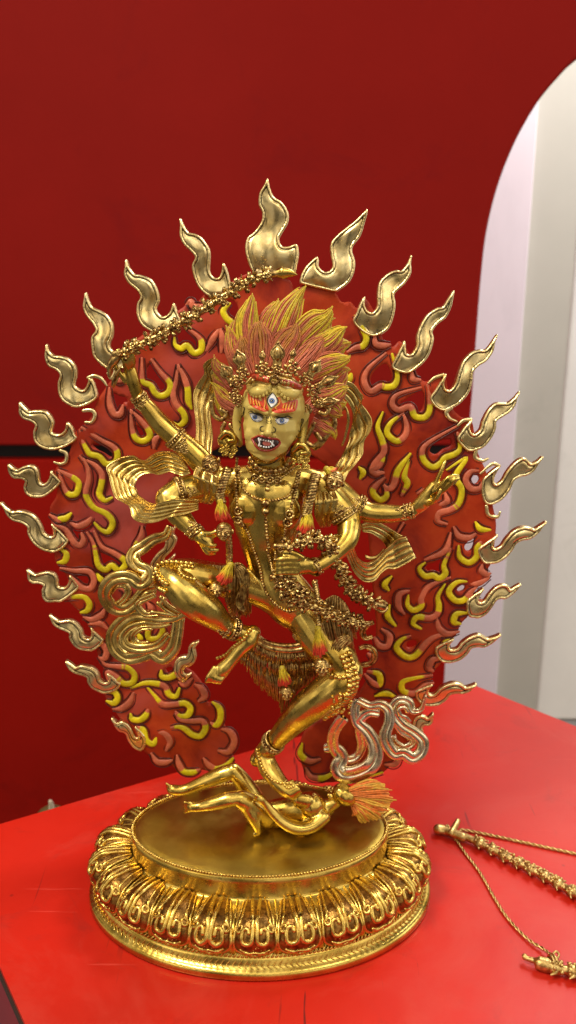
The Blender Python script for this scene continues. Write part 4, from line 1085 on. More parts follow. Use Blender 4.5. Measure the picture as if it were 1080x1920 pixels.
def leaf(mb, px, py, ymm, L, wd, ang):
    """pointed crown jewel; (px,py) its foot, ang degrees from up, clockwise"""
    a = math.radians(ang); up = np.array([math.sin(a), -math.cos(a)]); rt = np.array([math.cos(a), math.sin(a)])
    o = [(0, -.5), (.08, -.62), (.3, -.55), (.5, -.95), (.68, -.8), (.85, -.3), (1, 0), (.85, .3), (.68, .8), (.5, .95), (.3, .55), (.08, .62), (0, .5)]
    C = cr(np.array([np.array([px, py])+up*t*L+rt*x*wd for t, x in o]), 2, True)
    y = ymm/1000
    relief(mb, C, [], y, 1.6, lambda sd, V: np.interp(sd, [0, 1, 2.2, 3.2, 6], [.0002, .0010, .0013, .0005, .0012]), .0014, attr=False)
    c = np.array([px, py])+up*.52*L
    s = PS(px, py, y); ball(mb, W(c[0], c[1], y-.0012), (wd*.42*s, .0016, L*.24*s), 8, 6, Matrix.Rotation(a, 3, 'Y'))
# ------------------------------------------------ crown
mb = MB()
for px, py, y, L, w, a in ((519, 692, -40, 48, 11, 3), (455, 697, -33, 40, 10, -14), (437, 718, -20, 38, 10, -32), (577, 708, -32, 38, 10, 36), (592, 728, -22, 44, 9, 62), (590, 758, -14, 44, 8, 82)):
    leaf(mb, px, py, y, L*1.12, w*1.4, a)
for px, py, y, R in ((492, 692, -44, 14), (519, 694, -46, 11), (547, 692, -42, 15), (455, 702, -36, 12), (444, 718, -28, 14), (573, 712, -34, 13), (588, 736, -24, 13), (440, 742, -18, 11), (597, 755, -16, 10), (570, 765, -16, 9), (448, 752, -20, 11)):
    rosette(mb, px, py, y, R, 7)
for px, py, a in ((492, 682, 0), (547, 678, 10)): leaf(mb, px, py, -40, 26, 7, a)
for C, r in ((onbody('FZ', "285,265 330,215 400,205 470,212 560,225 640,245 720,275 745,330", .0035), .0016), (onbody('FZ', "290,290 340,238 400,228 480,240 560,255 640,270 715,305", .003), .0011)):
    wtube(mb, smooth_line(C, 6), r, 8)
torus(mb, hit(*Q('FZ', [(513, 278)])[0], .0045)[0], .0030, .0013)
for d in (-1, 1):
    for k in range(6):
        ball(mb, hit(*Q('FZ', [(513+d*(50+k*26), 278+d*10+(k*4 if d > 0 else -k*5))])[0], .004)[0], .0019, 7, 5)
crown = mb.build('crown', ANTQ, body)
for l in ("300,285 325,325 370,345 415,340 455,318 478,298", "552,308 585,345 625,365 665,362 700,345 728,325"):
    mb = MB(); C = smooth_line(onbody('FZ', l, .0012), 3); n_ = len(C); wtube(mb, C, np.interp(np.linspace(0, 1, n_), [0, .5, 1], [.0016, .0048, .0016]), 10)
    for q_ in (.0, .0024): beads(mb, C+np.array([0, -.0030, -.0026-q_*.3]), .0012, .0028)
    mb.build('crown_swag', SKIN, body)
mb = MB()
for l in ("360,250 410,258 470,270", "585,290 640,300 695,320"):
    C = smooth_line(onbody('FZ', l, .0040), 2); wtube(mb, C, .0024, 8, flat=.7, col=(.55, .06, .02, 1))
mb.build('crown_band_inlay', FACEPAINT, body)
# ------------------------------------------------ ear ornaments
def skullhead(mb, px, py, ymm, R, tilt=0):
    """small grimacing head"""
    s = PS(px, py, ymm/1000)*R; c = W(px, py, ymm/1000); M = np.array(Matrix.Rotation(math.radians(tilt), 3, 'Y'))
    def P(x, y, z): return c+M @ (np.array([x, y, z])*s)
    v, f = sphere_vf(16, 12)
    v = v*np.array([1, .95, 1.15]); v[:, 0] *= np.where(v[:, 2] < 0, 1+.25*v[:, 2], 1)
    mb.add(c+(v*s) @ M.T, f)
    for d in (-1, 1):
        wtube(mb, [P(d*.1, -.95, .22), P(d*.4, -.95, .38), P(d*.75, -.68, .30)], s*.12, 6)
        ball(mb, P(d*.38, -.86, .12), s*.17, 8, 6); ball(mb, P(d*.5, -.72, -.22), s*.26, 8, 6); ball(mb, P(d*1.0, 0, 0), (s*.18, s*.2, s*.35), 8, 6)
        wtube(mb, [P(d*.16, -.98, -.2), P(d*.42, -.88, -.4), P(d*.36, -.80, -.66)], s*.08, 6)
    wtube(mb, [P(0, -.95, .2), P(0, -1.08, 0), P(0, -1.15, -.16)], [s*.1, s*.13, s*.2], 8)
    wtube(mb, [P(-.32, -.86, -.48), P(0, -.98, -.44), P(.32, -.86, -.48)], s*.08, 6); wtube(mb, [P(-.3, -.82, -.62), P(0, -.9, -.70), P(.3, -.82, -.62)], s*.09, 6)
    wtube(mb, [P(-.6, -.68, .62), P(0, -.85, .66), P(.6, -.68, .62)], s*.07, 6); wtube(mb, [P(-.5, -.6, .8), P(0, -.7, .84), P(.5, -.6, .8)], s*.06, 6)
for px, py, y, t in ((427, 835, -24, 20), (564, 858, -28, -12)):
    mb = MB(); s = PS(px, py, y/1000)
    pball(mb, px, py-8, y, 20, 16, 17, t); tube(mb, [(px-14, py-14, y-6, 5), (px-4, py-24, y-7, 6), (px+8, py-20, y-7, 5), (px+12, py-10, y-8, 4), (px+2, py-8, y-8, 4)], 8)
    for k in range(26):
        a = rnd.uniform(0, 6.28); r = rnd.uniform(2, 17)
        c = W(px+r*math.cos(a), py+8+r*.8*math.sin(a), y/1000-.0055)
        ball(mb, c, rnd.uniform(.0012, .0019), 6, 5)
        if k % 3 == 0: torus(mb, c+np.array([0, -.0012, 0]), .0016, .0006, n=9, m=5)
    mb.build('ear_ornament', GOLD, body)
# scroll curls beside the head
mb = MB()
for z, s, y, h in (('Z2', "110,400 120,470 165,500 195,470 165,445", -2, 14), ('Z2', "185,520 170,560 190,600 230,570 215,530", -4, 13), ('Z2', "690,520 660,570 640,620 680,650 720,620 700,580", 2, 15), ('Z2', "740,500 790,480 800,540 760,590 720,640 690,660", 4, 16), ('Z2', "620,440 640,470 665,450 650,425", -8, 12), ('Z2', "680,400 730,420 770,440 750,470 720,460", -4, 13)):
    mb = MB(); band(z, s, y, h, circ(10)*np.array([1, .7]), mb, ends=.9); mb.build('scroll_ornament', ANTQ, body)
# ------------------------------------------------ necklaces and chains
NK = [("choker", [("235,0 300,60 360,75 430,60 480,10", .0024, 'b'), ("225,25 290,85 360,100 440,85 500,35", .0013, 'b')]),
      ("short_necklace", [("215,55 260,110 320,135 390,130 460,100 520,55", .0013, 'b'), ("330,120 345,160 342,195", .0020, 'b'), ("270,115 330,128 400,128", .0026, 'r')]),
      ("breast_necklace", [("160,60 170,150 215,220 280,255 340,265 400,262 470,240 510,180 535,90", .0014, 'b'), ("330,280 330,330", .0034, 'b'), ("330,355 335,430 340,500 350,560", .0016, 'b')]),
      ("long_necklace", [("150,0 145,100 150,220 155,330 175,400 220,460 245,540 275,620 300,700 315,790 350,870 410,930 470,965 540,950 590,900", .0014, 'b'), ("548,70 535,150 510,230 485,330 462,400 448,480 440,560", .0014, 'b'), ("160,330 160,380", .0028, 'r'), ("480,350 468,395", .0032, 'r'), ("340,580 365,660 385,740 405,800", .0013, 'b'), ("390,590 395,640", .0013, 'b')])]
for nm, ls in NK:
    mb = MB()
    for s, r, kind in ls:
        C = smooth_line(onbody('Z5', s, r*.6), 4)
        if kind == 'b': beads(mb, C, r, r*1.75, jitter=.15)
        else:
            for p in resample(C, r*2.2): torus(mb, p+np.array([0, -.0006, 0]), r, r*.4, n=10, m=5); ball(mb, p, r*.5, 6, 5)
    mb.build(nm, ANTQ, body)
# ------------------------------------------------ rings on the limbs
def ringset(name, px, py, ymm, half, dx, dy, dd, orn=0, beadrow=True):
    """bangle round a limb; (dx,dy,dd) = axis in pixels (depth in mm); orn = rosettes on the +axis side"""
    mb = MB(); y = ymm/1000; s = PS(px, py, y); c = W(px, py, y)
    ax = np.array([dx*s, dd/1000, -dy*s]); ax /= np.linalg.norm(ax); R = half*s
    def ring(off, R, r, bead=False):
        q = Vector((0, -1, 0)).rotation_difference(Vector(ax)).to_matrix(); o = c+ax*off*s
        P = np.array([o+np.array(q @ Vector((R*math.cos(a), 0, R*math.sin(a)))) for a in np.linspace(0, 2*math.pi, 28)])
        if bead: beads(mb, P, r, r*2.0, 6, 5)
        else: wtube(mb, P, r, 6, ends=0, ref=-ax)
    ring(-5, R*1.03, 2.6*s); ring(6, R*1.03, 2.4*s)
    ring(0, R*1.05, 2.9*s, beadrow)
    if orn:
        n2 = np.array([-ax[2], 0, ax[0]]); n2 /= np.linalg.norm(n2)
        for a_, b_, rr in ((13, 0, 8), (13, 10, 6), (13, -10, 6), (22, 4, 6), (22, -5, 5.5), (30, 0, 5)):
            p = c+ax*a_*s*orn+n2*b_*s; p[1] -= R*math.sqrt(max(.1, 1-(b_/half)**2))
            torus(mb, p, rr*.6*s, rr*.24*s, n=10, m=5); ball(mb, p, rr*.34*s, 6, 5)
            ball(mb, p+n2*rr*.9*s, rr*.3*s, 6, 5); ball(mb, p-n2*rr*.9*s, rr*.3*s, 6, 5)
        wtube(mb, [c+ax*8*s*orn+n2*14*s-YD*R*.6, c+ax*20*s*orn+n2*11*s-YD*R*.85, c+ax*36*s*orn-YD*R*.98, c+ax*20*s*orn-n2*11*s-YD*R*.85, c+ax*8*s*orn-n2*14*s-YD*R*.6], 1.6*s, 6, k=3)
    mb.build(name, ANTQ, body)
ringset('bracelet', 261, 746, -2, 14, 14, 22, 3, 1)
ringset('armlet', 330, 822, 3, 21, 24, 24, 1, 1)
ringset('armlet', 337, 922, -12, 26, 32, -6, 5, 1)
ringset('bracelet', 367, 998, -32, 14, -14, -14, 3, 1)
ringset('armlet', 672, 950, 3, 21, -26, -16, 1, 1)
ringset('bracelet', 770, 958, -5, 13, -20, 3, 2, 1)
ringset('armlet', 645, 966, -9, 25, -20, -30, 3, 1)
ringset('bracelet', 590, 1063, -39, 15, 20, -10, 8, 1)
ringset('anklet', 438, 1180, -33, 19, -26, -14, -5, 1)
ringset('anklet', 512, 1392, -1, 20, 14, -18, -4, 0)
# jewelled straps on the feet and knees
mb = MB()
for z, s, r in (('Z4', "1040,1300 1000,1350 930,1420 870,1470 820,1490", .0017), ('Z7', "380,470 400,540 430,580 470,600 510,600", .0016), ('Z7', "545,600 500,620 480,600", .0012)):
    mb = MB(); beads(mb, smooth_line(onbody(z, s, .0008), 2), r, r*1.8); mb.build('foot_strap', PETAL, body)
mb = MB()
KN = [("480,990 440,960 410,900 440,860 520,850 640,860", .0022), ("660,965 600,950 560,910 580,870 650,880", .0018), ("410,900 395,960 420,1010 470,1035", .0020)]
for s, r in KN: beads(mb, smooth_line(onbody('Z4', s, r*.6, fall=-.03), 3), r, r*1.7)
mb.build('knee_chain', PETAL, body)
mb = MB()
for dx in (0, 7, 13):
    P = NUM('Z7', "735,95 755,150 765,200 745,260 700,300 670,330"); P = [(p[0]-dx, p[1]+dx*.5) for p in P]
    C = smooth_line(np.array([hit(p[0], p[1], .001, -.018)[0] for p in cr(np.array(P), 5)]), 4)
    beads(mb, C, .0026, .0042, jitter=.2)
C = smooth_line(onbody('Z7', "670,180 700,190 730,180 745,150", .001, fall=-.02), 3); beads(mb, C, .0022, .0038)
for k in range(40):
    p = hit(*Q('Z7', [(rnd.uniform(665, 745), rnd.uniform(250, 340))])[0], .0008, -.018)[0]; ball(mb, p, rnd.uniform(.0012, .0022), 6, 5)
mb.build('knee_chain', PETAL, body)
# ------------------------------------------------ shoulder cloths (banded sleeves)
mb = MB()
ribbon(mb, 'Z4', "680,190 655,260 680,340 690,440", "830,270 830,330 815,400 780,455", [-14, -20, -17, -10], 3, 1.4, 1.7)
mb.build('shoulder_cloth', SCARF, body)
mb = MB()
ribbon(mb, 'Z5', "645,200 640,280 640,360 680,440", "770,200 790,260 770,330 740,430", [-12, -18, -16, -8], 3, 1.4, 2.0)
mb.build('shoulder_cloth', SCARF, body)
# ------------------------------------------------ flying scarves
def scarf(parts, mat=SCARF, name='flying_scarf'):
    mb = MB()
    for a in parts: ribbon(mb, *a[:3], **a[3])
    return mb.build(name, mat, body)
scarf([('Z4', "610,190 560,125 500,98 430,98 380,120 325,158 290,150 240,125 160,140 70,195 85,260 100,330 128,405 180,440 225,470 245,545 300,575 360,580 420,570 500,540 600,520 690,490",
        "640,245 590,262 540,250 500,235 460,245 420,255 380,245 330,250 290,275 265,315 262,340 275,370 290,395 315,420 345,445 375,455 400,450 430,440 520,420 600,420 650,425 690,430", dict(ymm=[4, 8, 16, 22, 22, 14, 4, -10, -26, -34, -30], folds=5, amp=2.2, wav=1.5, wn=4))])
scarf([('Z2', "840,300 880,285 920,310 945,345 965,372 955,410 985,450 1012,500 1008,560 975,610 965,650 960,700 915,760 880,800 850,870", "842,345 855,380 880,410 900,450 905,490 900,530 885,580 880,620 865,660 850,690 835,720 815,745 800,775 792,790 788,800", dict(ymm=[8, 16, 24, 28, 26, 20, 10], folds=3, amp=2.6, wav=2.0, wn=3)),
       ('Z2', "800,470 830,420 870,430 888,500 870,590 850,650", "830,500 845,455 865,450 872,510 855,600 838,650", dict(ymm=[18, 14, 18], folds=1, amp=1.5))])
scarf([('Z2', "125,150 90,165 62,195 68,240 35,290 8,345 8,405 15,470 22,540 20,610 20,690 40,790", "150,190 130,225 118,262 135,310 140,360 128,420 105,465 110,530 118,600 112,660 112,720 135,760", dict(ymm=[10, 18, 22, 18, 8, 0], folds=3, amp=2.4, wav=1.5, wn=3))])
scarf([('Z6', "170,555 220,580 270,620 300,680 335,750 390,798 450,795 490,750 530,722 570,725 620,705 700,655", "215,520 275,520 320,560 335,610 355,660 400,690 440,680 480,650 520,600 555,570 590,540 640,528", dict(ymm=[-28, -22, -10, 2, 10, 16, 16], folds=4, amp=2.2, wav=1.5, wn=2)),
       ('Z6', "372,455 430,435 500,455 560,490 610,520 640,530", "380,500 430,510 480,540 510,570 530,610 545,600", dict(ymm=[6, 12, 20, 18], folds=3, amp=2.0)),
       ('Z6', "395,640 430,650 470,640 510,600", "400,662 435,672 480,668 530,630", dict(ymm=[14, 14, 16], folds=1, amp=1.6))])
fs = fold_sec(2, .0022, .0017); f3 = fold_sec(2, .0022, .0018)
mb = MB()
band('Z4', "500,600 470,660 390,690 320,740 262,780 250,830 290,880 345,900 350,950 300,990 240,950 180,940 110,960 65,1015 62,1080 115,1150 190,1165 270,1110 330,1040 400,1020", [22, 20, 10, 4, 6, 14, 22], [24, 44, 50, 46, 46, 44, 46, 40], f3, mb, absv=True)
band('Z4', "100,1050 140,1000 200,1000 215,1050 170,1110 120,1130", 14, [16, 24, 20], fs, mb, absv=True)
band('Z4', "300,1100 350,1080 400,1060 330,1090 280,1130 330,1190 420,1190", 10, 22, fs, mb, absv=True)
mb.build('flying_scarf', SCARF, body)
mb = MB()
band('Z4', "590,1180 520,1210 440,1215 340,1200 240,1205 160,1260 110,1340 130,1430 210,1490 300,1480 380,1455 450,1490 520,1430 545,1330 560,1210", [8, 14, 20, 22, 20, 14, 10, 12], [38, 38, 42, 44, 44, 46, 40], fs, mb, absv=True)
band('Z4', "500,1250 420,1265 330,1262 240,1290 190,1350 215,1405 310,1425 420,1400 490,1330", [14, 18, 14, 10], [20, 34, 38, 28], fs, mb, absv=True)
band('Z4', "380,1280 300,1290 250,1340 280,1385 350,1390", 16, 20, fs, mb, absv=True)
mb.build('flying_scarf', SCARF, body)
for s in ("440,1080 480,1130 560,1180", "420,1120 470,1160 540,1200", "380,1180 450,1190 520,1200", "460,1090 440,1130 480,1170"):
    mb = MB(); band('Z4', s, -2, 16, circ(8), mb, ends=1); mb.build('scarf_knot_end', SCARF, body)
mb = MB()
band('A6', "335,275 315,330 330,400 385,455 425,525 430,600 390,660 310,695 250,695 222,655 240,595 205,545 145,545", [10, 8, 4, 0, 4, 8, 10], [26, 32, 40, 50, 54, 40, 26], fs, mb, absv=True)
band('A6', "250,375 205,440 190,510 215,575 275,610 330,590 355,530 345,450 350,380 395,345 450,350", [2, 8, 12, 8, 8], [34, 32, 26, 30, 26], fs, mb, absv=True)
band('A6', "335,275 400,305 460,300 505,335 508,400 487,470 500,530 540,580 590,575 640,605 690,570 698,510 650,460 580,415 540,360 532,310 570,275 620,290 640,335 690,325 712,250", [8, 4, 0, -2, 2, 6, 6, 2], [22, 28, 34, 34, 34, 30, 30, 24, 8], fs, mb, absv=True)
band('A6', "620,400 600,375 570,360 565,330 595,320 612,345", [4, 0, 0, 0], [14, 10], circ(8)*np.array([1, .7]), mb, ends=1)
band('A6', "545,400 580,450 640,480 640,520 590,545 540,520 525,480", [6, 8, 8], [22, 26, 22], fs, mb, absv=True)
mb.build('flying_scarf', SILV, body)
# loose cloth ends behind the standing leg
mb = MB()
band('Z6', "445,1035 405,1055 380,1095 398,1130 435,1120", [14, 18], [12, 20, 10], fs, mb, absv=True); mb.build('flying_scarf', ANTQ, body); mb = MB()
band('Z6', "360,1190 400,1180 440,1200 452,1240 425,1280 375,1290", [14, 18], [10, 20, 14], fs, mb, absv=True)
mb.build('flying_scarf', ANTQ, body)

# ------------------------------------------------ skirt: belt, hide, fringe
mb = MB()
def fringe(zz, top, bot, n, w, y0, y1, seed, jl=.12):
    rs = random.Random(seed)
    A = cr(np.array(NUM(zz, top)), 8); B = cr(np.array(NUM(zz, bot)), 8)
    ta, tb_ = np.linspace(0, 1, len(A)), np.linspace(0, 1, len(B))
    for k in range(n):
        t = (k+rs.uniform(-.4, .4))/n; t = min(1, max(0, t))
        a = np.array([np.interp(t, ta, A[:, 0]), np.interp(t, ta, A[:, 1])]); t2 = min(1, max(0, t+rs.uniform(-.02, .02)))
        b = np.array([np.interp(t2, tb_, B[:, 0]), np.interp(t2, tb_, B[:, 1])]); b = a+(b-a)*(1+rs.uniform(-jl, jl))
        m_ = (a+b)/2+np.array([rs.uniform(-2, 2), rs.uniform(-2, 2)])
        yy = np.interp(t, [0, .5, 1], [y0, y1, y0])+rs.uniform(-1.5, 1.5)
        tube(mb, [(a[0], a[1], yy, w*.8), (m_[0], m_[1], yy-2, w), (b[0], b[1], yy+1, w*.35)], 5, 1, 3)
fringe('Z7', "320,95 380,120 430,160 500,170 560,170 600,150", "310,125 390,225 445,265 480,312 535,245 590,200", 90, 2.2, 4, -4, 1)
fringe('Z7', "335,60 390,100 460,120 530,125 600,110 640,90", "325,110 390,170 460,190 530,190 600,190 650,170", 90, 2.2, 0, -8, 2)
fringe('Z7', "360,30 400,65 460,85 520,88 580,70 620,40", "345,75 390,115 460,138 530,140 600,130 640,100", 80, 2.0, -4, -11, 3)
# hide over the standing thigh
fringe('Z7', "620,20 650,-60 700,-70 740,-10", "640,120 690,110 720,90 760,80", 60, 2.6, -20, -27, 4, .06)
fringe('Z7', "640,-110 680,-130 720,-100 750,-40", "630,10 670,0 720,0 770,40", 50, 2.6, -17, -24, 5, .06)
# hide over the lifted thigh, beside the hip
fringe('Z4', "690,860 760,860 850,870 960,850 1010,880", "700,1000 770,1010 850,1080 950,1150 1030,1140", 70, 2.4, -20, -22, 6, .08)
fringe('Z4', "860,1000 930,1020 1000,1010 1030,1030", "900,1150 940,1200 1000,1210 1050,1190", 36, 2.4, -12, -16, 7, .08)
mb.build('fur_skirt', HAIRGOLD, body)
mb = MB()
band('Z7', "365,20 400,50 450,68 520,72 580,55 620,15 640,-20", [-8, -14, -14, -10], [14, 18, 20, 18], fold_sec(2, .002, .0018), mb, absv=True); mb.build('hide_belt', ANTQ, body); mb = MB()
band('Z7', "350,40 400,85 460,103 530,106 590,90 630,50", [-4, -12, -6], 5, circ(8), mb)
mb.build('hide_belt', ANTQ, body)
mb = MB()   # leaf-shaped paws and tail of the hide
for z, s, y, h in (('Z5', "150,680 180,720 200,790 190,850", -24, [24, 40, 34, 12]), ('Z5', "200,800 180,860 170,920 200,960", -26, [14, 30, 28, 10]), ('Z5', "870,1140 820,1160 780,1220 760,1280", -26, [20, 40, 30, 14]), ('Z6', "300,1120 250,1150 215,1200 200,1240", -28, [16, 34, 28, 10]), ('Z7', "620,20 600,40 560,50 520,20", -14, [20, 26, 20, 8])):
    mb = MB(); band(z, s, y, h, fold_sec(5, .002, .0012, 5), mb, absv=True); mb.build('hide_paw', ANTQ, body)
# ------------------------------------------------ braided sashes with tassels and heads
def rope(mb, C, r, turns):
    C = np.asarray(C); n = len(C); T, A, B = frames(C)
    for ph in (0, 2.1, 4.2):
        a = np.linspace(0, turns*2*math.pi, n)+ph
        P = C+(A*np.cos(a)[:, None]+B*np.sin(a)[:, None])*r*.55
        wtube(mb, P, r*.62, 6)
def path(s, k=8): return cr(np.array([W(*[float(c) if i < 2 else float(c)/1000 for i, c in enumerate(t.split(','))]) for t in s.split()]), k)
mb = MB(); rope(mb, path("428,880,-26 418,905,-27 412,930,-26 415,942,-26", 14), .0036, 5); mb.build('braided_sash', ANTQ, body); mb = MB(); rope(mb, path("428,1000,-38 430,1030,-34 430,1058,-32", 14), .0026, 6); mb.build('braided_sash', ANTQ, body)
mb = MB(); rope(mb, path("592,892,-24 586,915,-26 578,945,-26 574,965,-26", 14), .0040, 5); mb.build('braided_sash', ANTQ, body)
mb = MB(); rope(mb, path("590,1090,-20 596,1130,-26 598,1172,-34", 14), .0024, 6); mb.build('braided_sash', ANTQ, body); mb = MB(); rope(mb, path("420,1090,-30 432,1140,-12 445,1170,-8", 14), .0026, 6); mb.build('braided_sash', ANTQ, body)
def tassel(x0, y0, x1, y1, ymm, half, seed):
    mb = MB()
    strands(mb, [(x0, y0, ymm, half*.45), ((x0+x1)/2, (y0+y1)/2, ymm-1, half*.8), (x1, y1, ymm, half)], 9, (.78, .58, .02), (.70, .05, .02), seed=seed, mixs=.12, depth=half*.35, shape=((0, .8), (1, 1)), rk=1.5)
    pball(mb, x0, y0-1, ymm-1, half*.45, col=(.6, .44, .03, 1))
    mb.build('tassel', HAIR, body)
tassel(413, 940, 418, 978, -27, 14, 1); tassel(432, 1060, 416, 1096, -33, 15, 2); tassel(577, 966, 573, 1003, -26, 17, 3); tassel(596, 1180, 602, 1232, -35, 14, 4); tassel(529, 1254, 536, 1287, -14, 13, 5); tassel(612, 880, 627, 890, -20, 13, 6)
for px, py, y, R, t in ((420, 997, -40, 16, 0), (405, 1106, -34, 14, 0), (603, 1250, -36, 16, 5), (538, 1299, -15, 13, 0), (396, 871, -28, 17, -30), (626, 902, -24, 18, 20)):
    mb = MB(); skullhead(mb, px, py, y, R, t); mb.build('pendant_head', ANTQ, body)
# ================================================================== things held
def cup(mb, c, d, r, L):
    """small open blossom tube pointing along d"""
    d = np.array(d, float); d /= np.linalg.norm(d)
    P = [c, c+d*L*.5, c+d*L*.85, c+d*L, c+d*L*.8]
    wtube(mb, P, [r*.55, r*.75, r*1.0, r*.82, r*.35], 7, ends=0, ref=(np.array([1., 0, 0]) if abs(d[1]) > .8 else YD))
def blossom(mb, c, ax, R, rs, n=9):
    """cluster of little cups and rings round a stem"""
    ax = np.array(ax, float); ax /= np.linalg.norm(ax)
    p = np.cross(ax, YD); p /= np.linalg.norm(p); q = np.cross(ax, p)
    ball(mb, c, R*.62, 8, 6)
    for k in range(n):
        a = 2*math.pi*k/n+rs.uniform(-.3, .3); d = p*math.cos(a)+q*math.sin(a)
        t = rs.uniform(-.8, .8)
        cup(mb, c+ax*R*t*.7+d*R*.3, d+ax*rs.uniform(-.2, .7), R*.27, R*rs.uniform(.65, 1.0))
    for k in range(3):
        a = rs.uniform(3.6, 5.8); d = np.array([math.cos(a)*.6, -.9, math.sin(a)*.4+.2])
        cc = c+d*R*.75+ax*R*(k-1)*.6
        torus(mb, cc, R*.26, R*.10, n=9, m=5)
    for k in range(3):
        d = p*rs.uniform(-1, 1)+q*rs.uniform(-1, 1)+ax*.5; d /= np.linalg.norm(d)
        wtube(mb, [c+d*R*.5, c+d*R*1.25], [R*.2, R*.04], 5)
ST = "215,664,-14 232,660,-16 262,646,-17 296,631,-18 330,611,-18 365,591,-18 398,570,-18 430,549,-17 462,529,-15 495,516,-14 524,512,-13"
staff = empty('flower_staff', W(238, 670, -.013))
tag(staff, 'gilded flower covered staff ending in a plain spear tip, held up in the raised hand', 'staff')
C = path(ST)
mb = MB(); wtube(mb, C, .0026, 8); mb.build('stem', ANTQ, staff)
rs = random.Random(5)
P = resample(C, .0105)
for i in range(1, len(P)-1):
    mb = MB(); blossom(mb, P[i], P[i+1]-P[i-1], .0062, rs, 9); mb.build('blossom', ANTQ, staff)
mb = MB()
wtube(mb, path("522,512,-13 530,511,-13 540,511,-13 550,513,-13 557,515,-13", 3), np.interp(np.linspace(0, 1, 13), [0, .25, .6, 1], [.0030, .0046, .0030, .0003]), 6); mb.build('spear_tip', GOLD, staff)
mb = MB(); tube(mb, [(222, 668, -13, 7), (214, 676, -12, 9), (206, 690, -11, 6), (205, 705, -10, 3)], 8); tube(mb, [(226, 690, -12, 3), (216, 705, -11, 4), (212, 725, -9, 3), (225, 700, -8, 2)], 8)
mb.build('stem_end', ANTQ, staff)

garl = empty('flower_garland', W(560, 1075, -.05))
tag(garl, 'gilded garland of small blossoms hanging from the lower hand across the hip', 'garland')
rs = random.Random(9)
GL = ["517,1024,-48 545,1024,-48 565,1014,-46 590,1010,-42 612,1016,-38 626,1040,-34 640,1070,-30 652,1098,-26 668,1114,-22 690,1126,-16 706,1134,-10", "524,1080,-50 530,1100,-48 545,1122,-44 562,1130,-42 585,1136,-38 610,1146,-34 636,1156,-32 664,1164,-26 690,1170,-18"]
mbs = MB()
for s in GL:
    C = path(s); wtube(mbs, C, .0024, 8)
    P = resample(C, .0088)
    for i in range(1, len(P)-1):
        mb = MB(); blossom(mb, P[i], P[i+1]-P[i-1], .0068, rs, 8); mb.build('blossom', ANTQ, garl)
for x, y in ((540, 1092), (556, 1100), (548, 1112), (532, 1086), (566, 1116), (520, 1076)):
    mb = MB(); blossom(mb, W(x, y, -.048), (.3, 0, -1), .0066, rs, 9); mb.build('blossom', ANTQ, garl)
mbs.build('stem', ANTQ, garl)
c = W(716, 1137, -.006); mb = MB(); torus(mb, c, .0048, .0014, (.3, -1, .4)); wtube(mb, [W(690, 1128, -.016), W(705, 1134, -.010), c], [.003, .0034, .0042], 8); mb.build('trumpet_flower', ANTQ, garl)

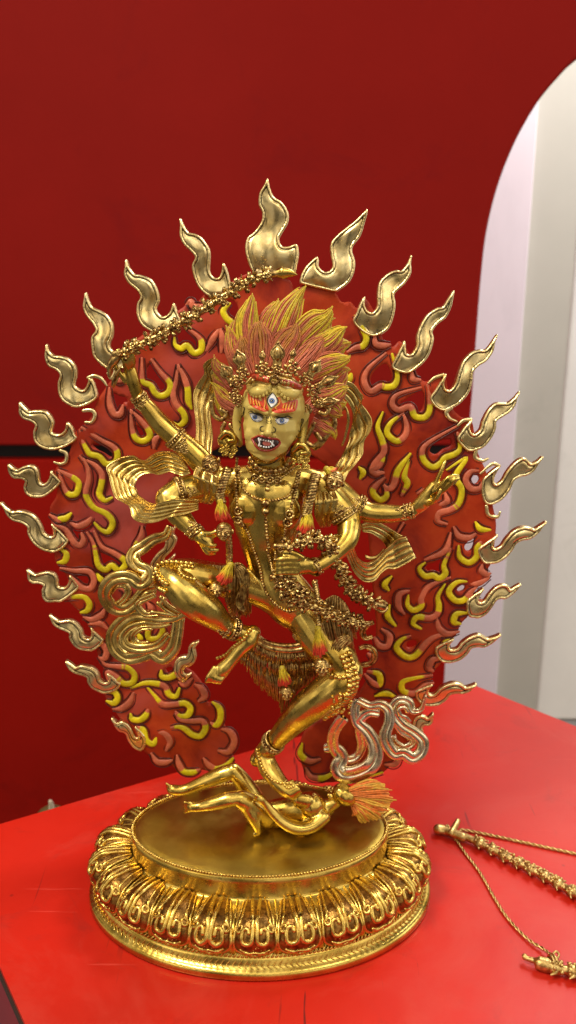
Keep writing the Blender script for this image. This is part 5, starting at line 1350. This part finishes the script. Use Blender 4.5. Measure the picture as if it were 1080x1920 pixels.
# ------------------------------------------------ the flower bow lying on the table
bow = empty('flower_bow', WZ(835, 1556, 0))
tag(bow, 'gilded flower covered bow with a twisted string lying on the red table', 'bow')
def onz(s, z, k=8):
    return cr(np.array([WZ(*[float(c) for c in t.split(',')][:2], float(t.split(',')[2])/1000 if t.count(',') > 1 else z) for t in s.split()]), k)
ZR = np.array([0, 0, -1.0])
mb = MB()
C = onz("823,1558 840,1560 865,1566 905,1584 945,1605 985,1625 1030,1648 1080,1676 1150,1712 1200,1745 1215,1780 1190,1815 1140,1830 1080,1822 1040,1815 1012,1806", .0055)
wtube(mb, C, .0036, 8, ref=ZR)
P = resample(C, .0135); rs = random.Random(3)
for i in range(3, len(P)-1):
    ax = P[i+1]-P[i-1]; ax /= np.linalg.norm(ax); sd = np.cross(ax, ZR)
    wtube(mb, [P[i]-ax*.006, P[i], P[i]+ax*.004, P[i]+ax*.0075], [.0030, .0050, .0054, .0028], 8, ref=ZR, k=2)
    for k in range(16):
        d = sd*rs.uniform(-1, 1)+np.array([0, 0, 1])*rs.uniform(.1, 1); d /= np.linalg.norm(d)
        ball(mb, P[i]+d*.0052+ax*rs.uniform(-.005, .005), rs.uniform(.0010, .0019), 6, 5)
    for sg in (-1, 1): wtube(mb, [P[i]+sd*sg*.004+ax*.001, P[i]+sd*sg*.0082+ax*.005], [.0022, .0008], 6, ref=ZR)
mb.build('limb', BRASS, bow)
mb = MB()
wtube(mb, onz("868,1570 848,1562 832,1556 822,1555", .006, 4), np.interp(np.linspace(0, 1, 13), [0, .5, 1], [.0048, .0046, .0054]), 8, ref=ZR, k=2); wtube(mb, onz("846,1562,7 853,1550,9 858,1540,11", .006, 4), np.linspace(.0040, .0030, 9), 8, ref=ZR)
mb.build('limb_tip', BRASS, bow); mb = MB()
wtube(mb, onz("1040,1814 1026,1809 1012,1806 1002,1801 988,1797 984,1794", .006, 4), np.interp(np.linspace(0, 1, 21), [0, .2, .45, .6, .8, 1], [.004, .0058, .0056, .0024, .002, .0026]), 7, ref=ZR)
mb.build('limb_tip', BRASS, bow)
mb = MB()
def twist(mb, C, r, pitch):
    C = resample(C, .0008); T, A, B = frames(C, ZR); n = len(C)
    a = np.arange(n)*.0008/pitch*2*math.pi
    for ph in (0, math.pi):
        wtube(mb, C+(A*np.cos(a+ph)[:, None]+B*np.sin(a+ph)[:, None])*r*.6, r*.68, 6, ref=ZR)
twist(mb, onz("838,1547,11 842,1552,10 850,1566,4 870,1596,2 890,1622,2 905,1644,2 925,1680,2 945,1712,2 968,1740,2 995,1765,2.5 1020,1780,4 1036,1792,9", .002), .0012, .011)
for cx_, cy_ in ((1036, 1806), (1041, 1804)):
    c = WZ(cx_, cy_, .006); torus(mb, c, .0060, .0011, (.9, .25, .15), n=16)
wtube(mb, onz("1034,1792,10 1042,1784,12 1048,1790,10 1044,1800,11", .01), .0010, 6, ref=ZR)
mb.build('bowstring', BRASS, bow)
cord = empty('twisted_cord', WZ(868, 1556, 0)); 
tag(cord, 'thick twisted gold cord running off to the right behind the flower bow', 'cord')
mb = MB(); twist(mb, onz("862,1556,3 880,1558 920,1566 970,1577 1020,1588 1080,1601 1160,1618", .0018), .0014, .012); mb.build('strand', BRASS, cord)
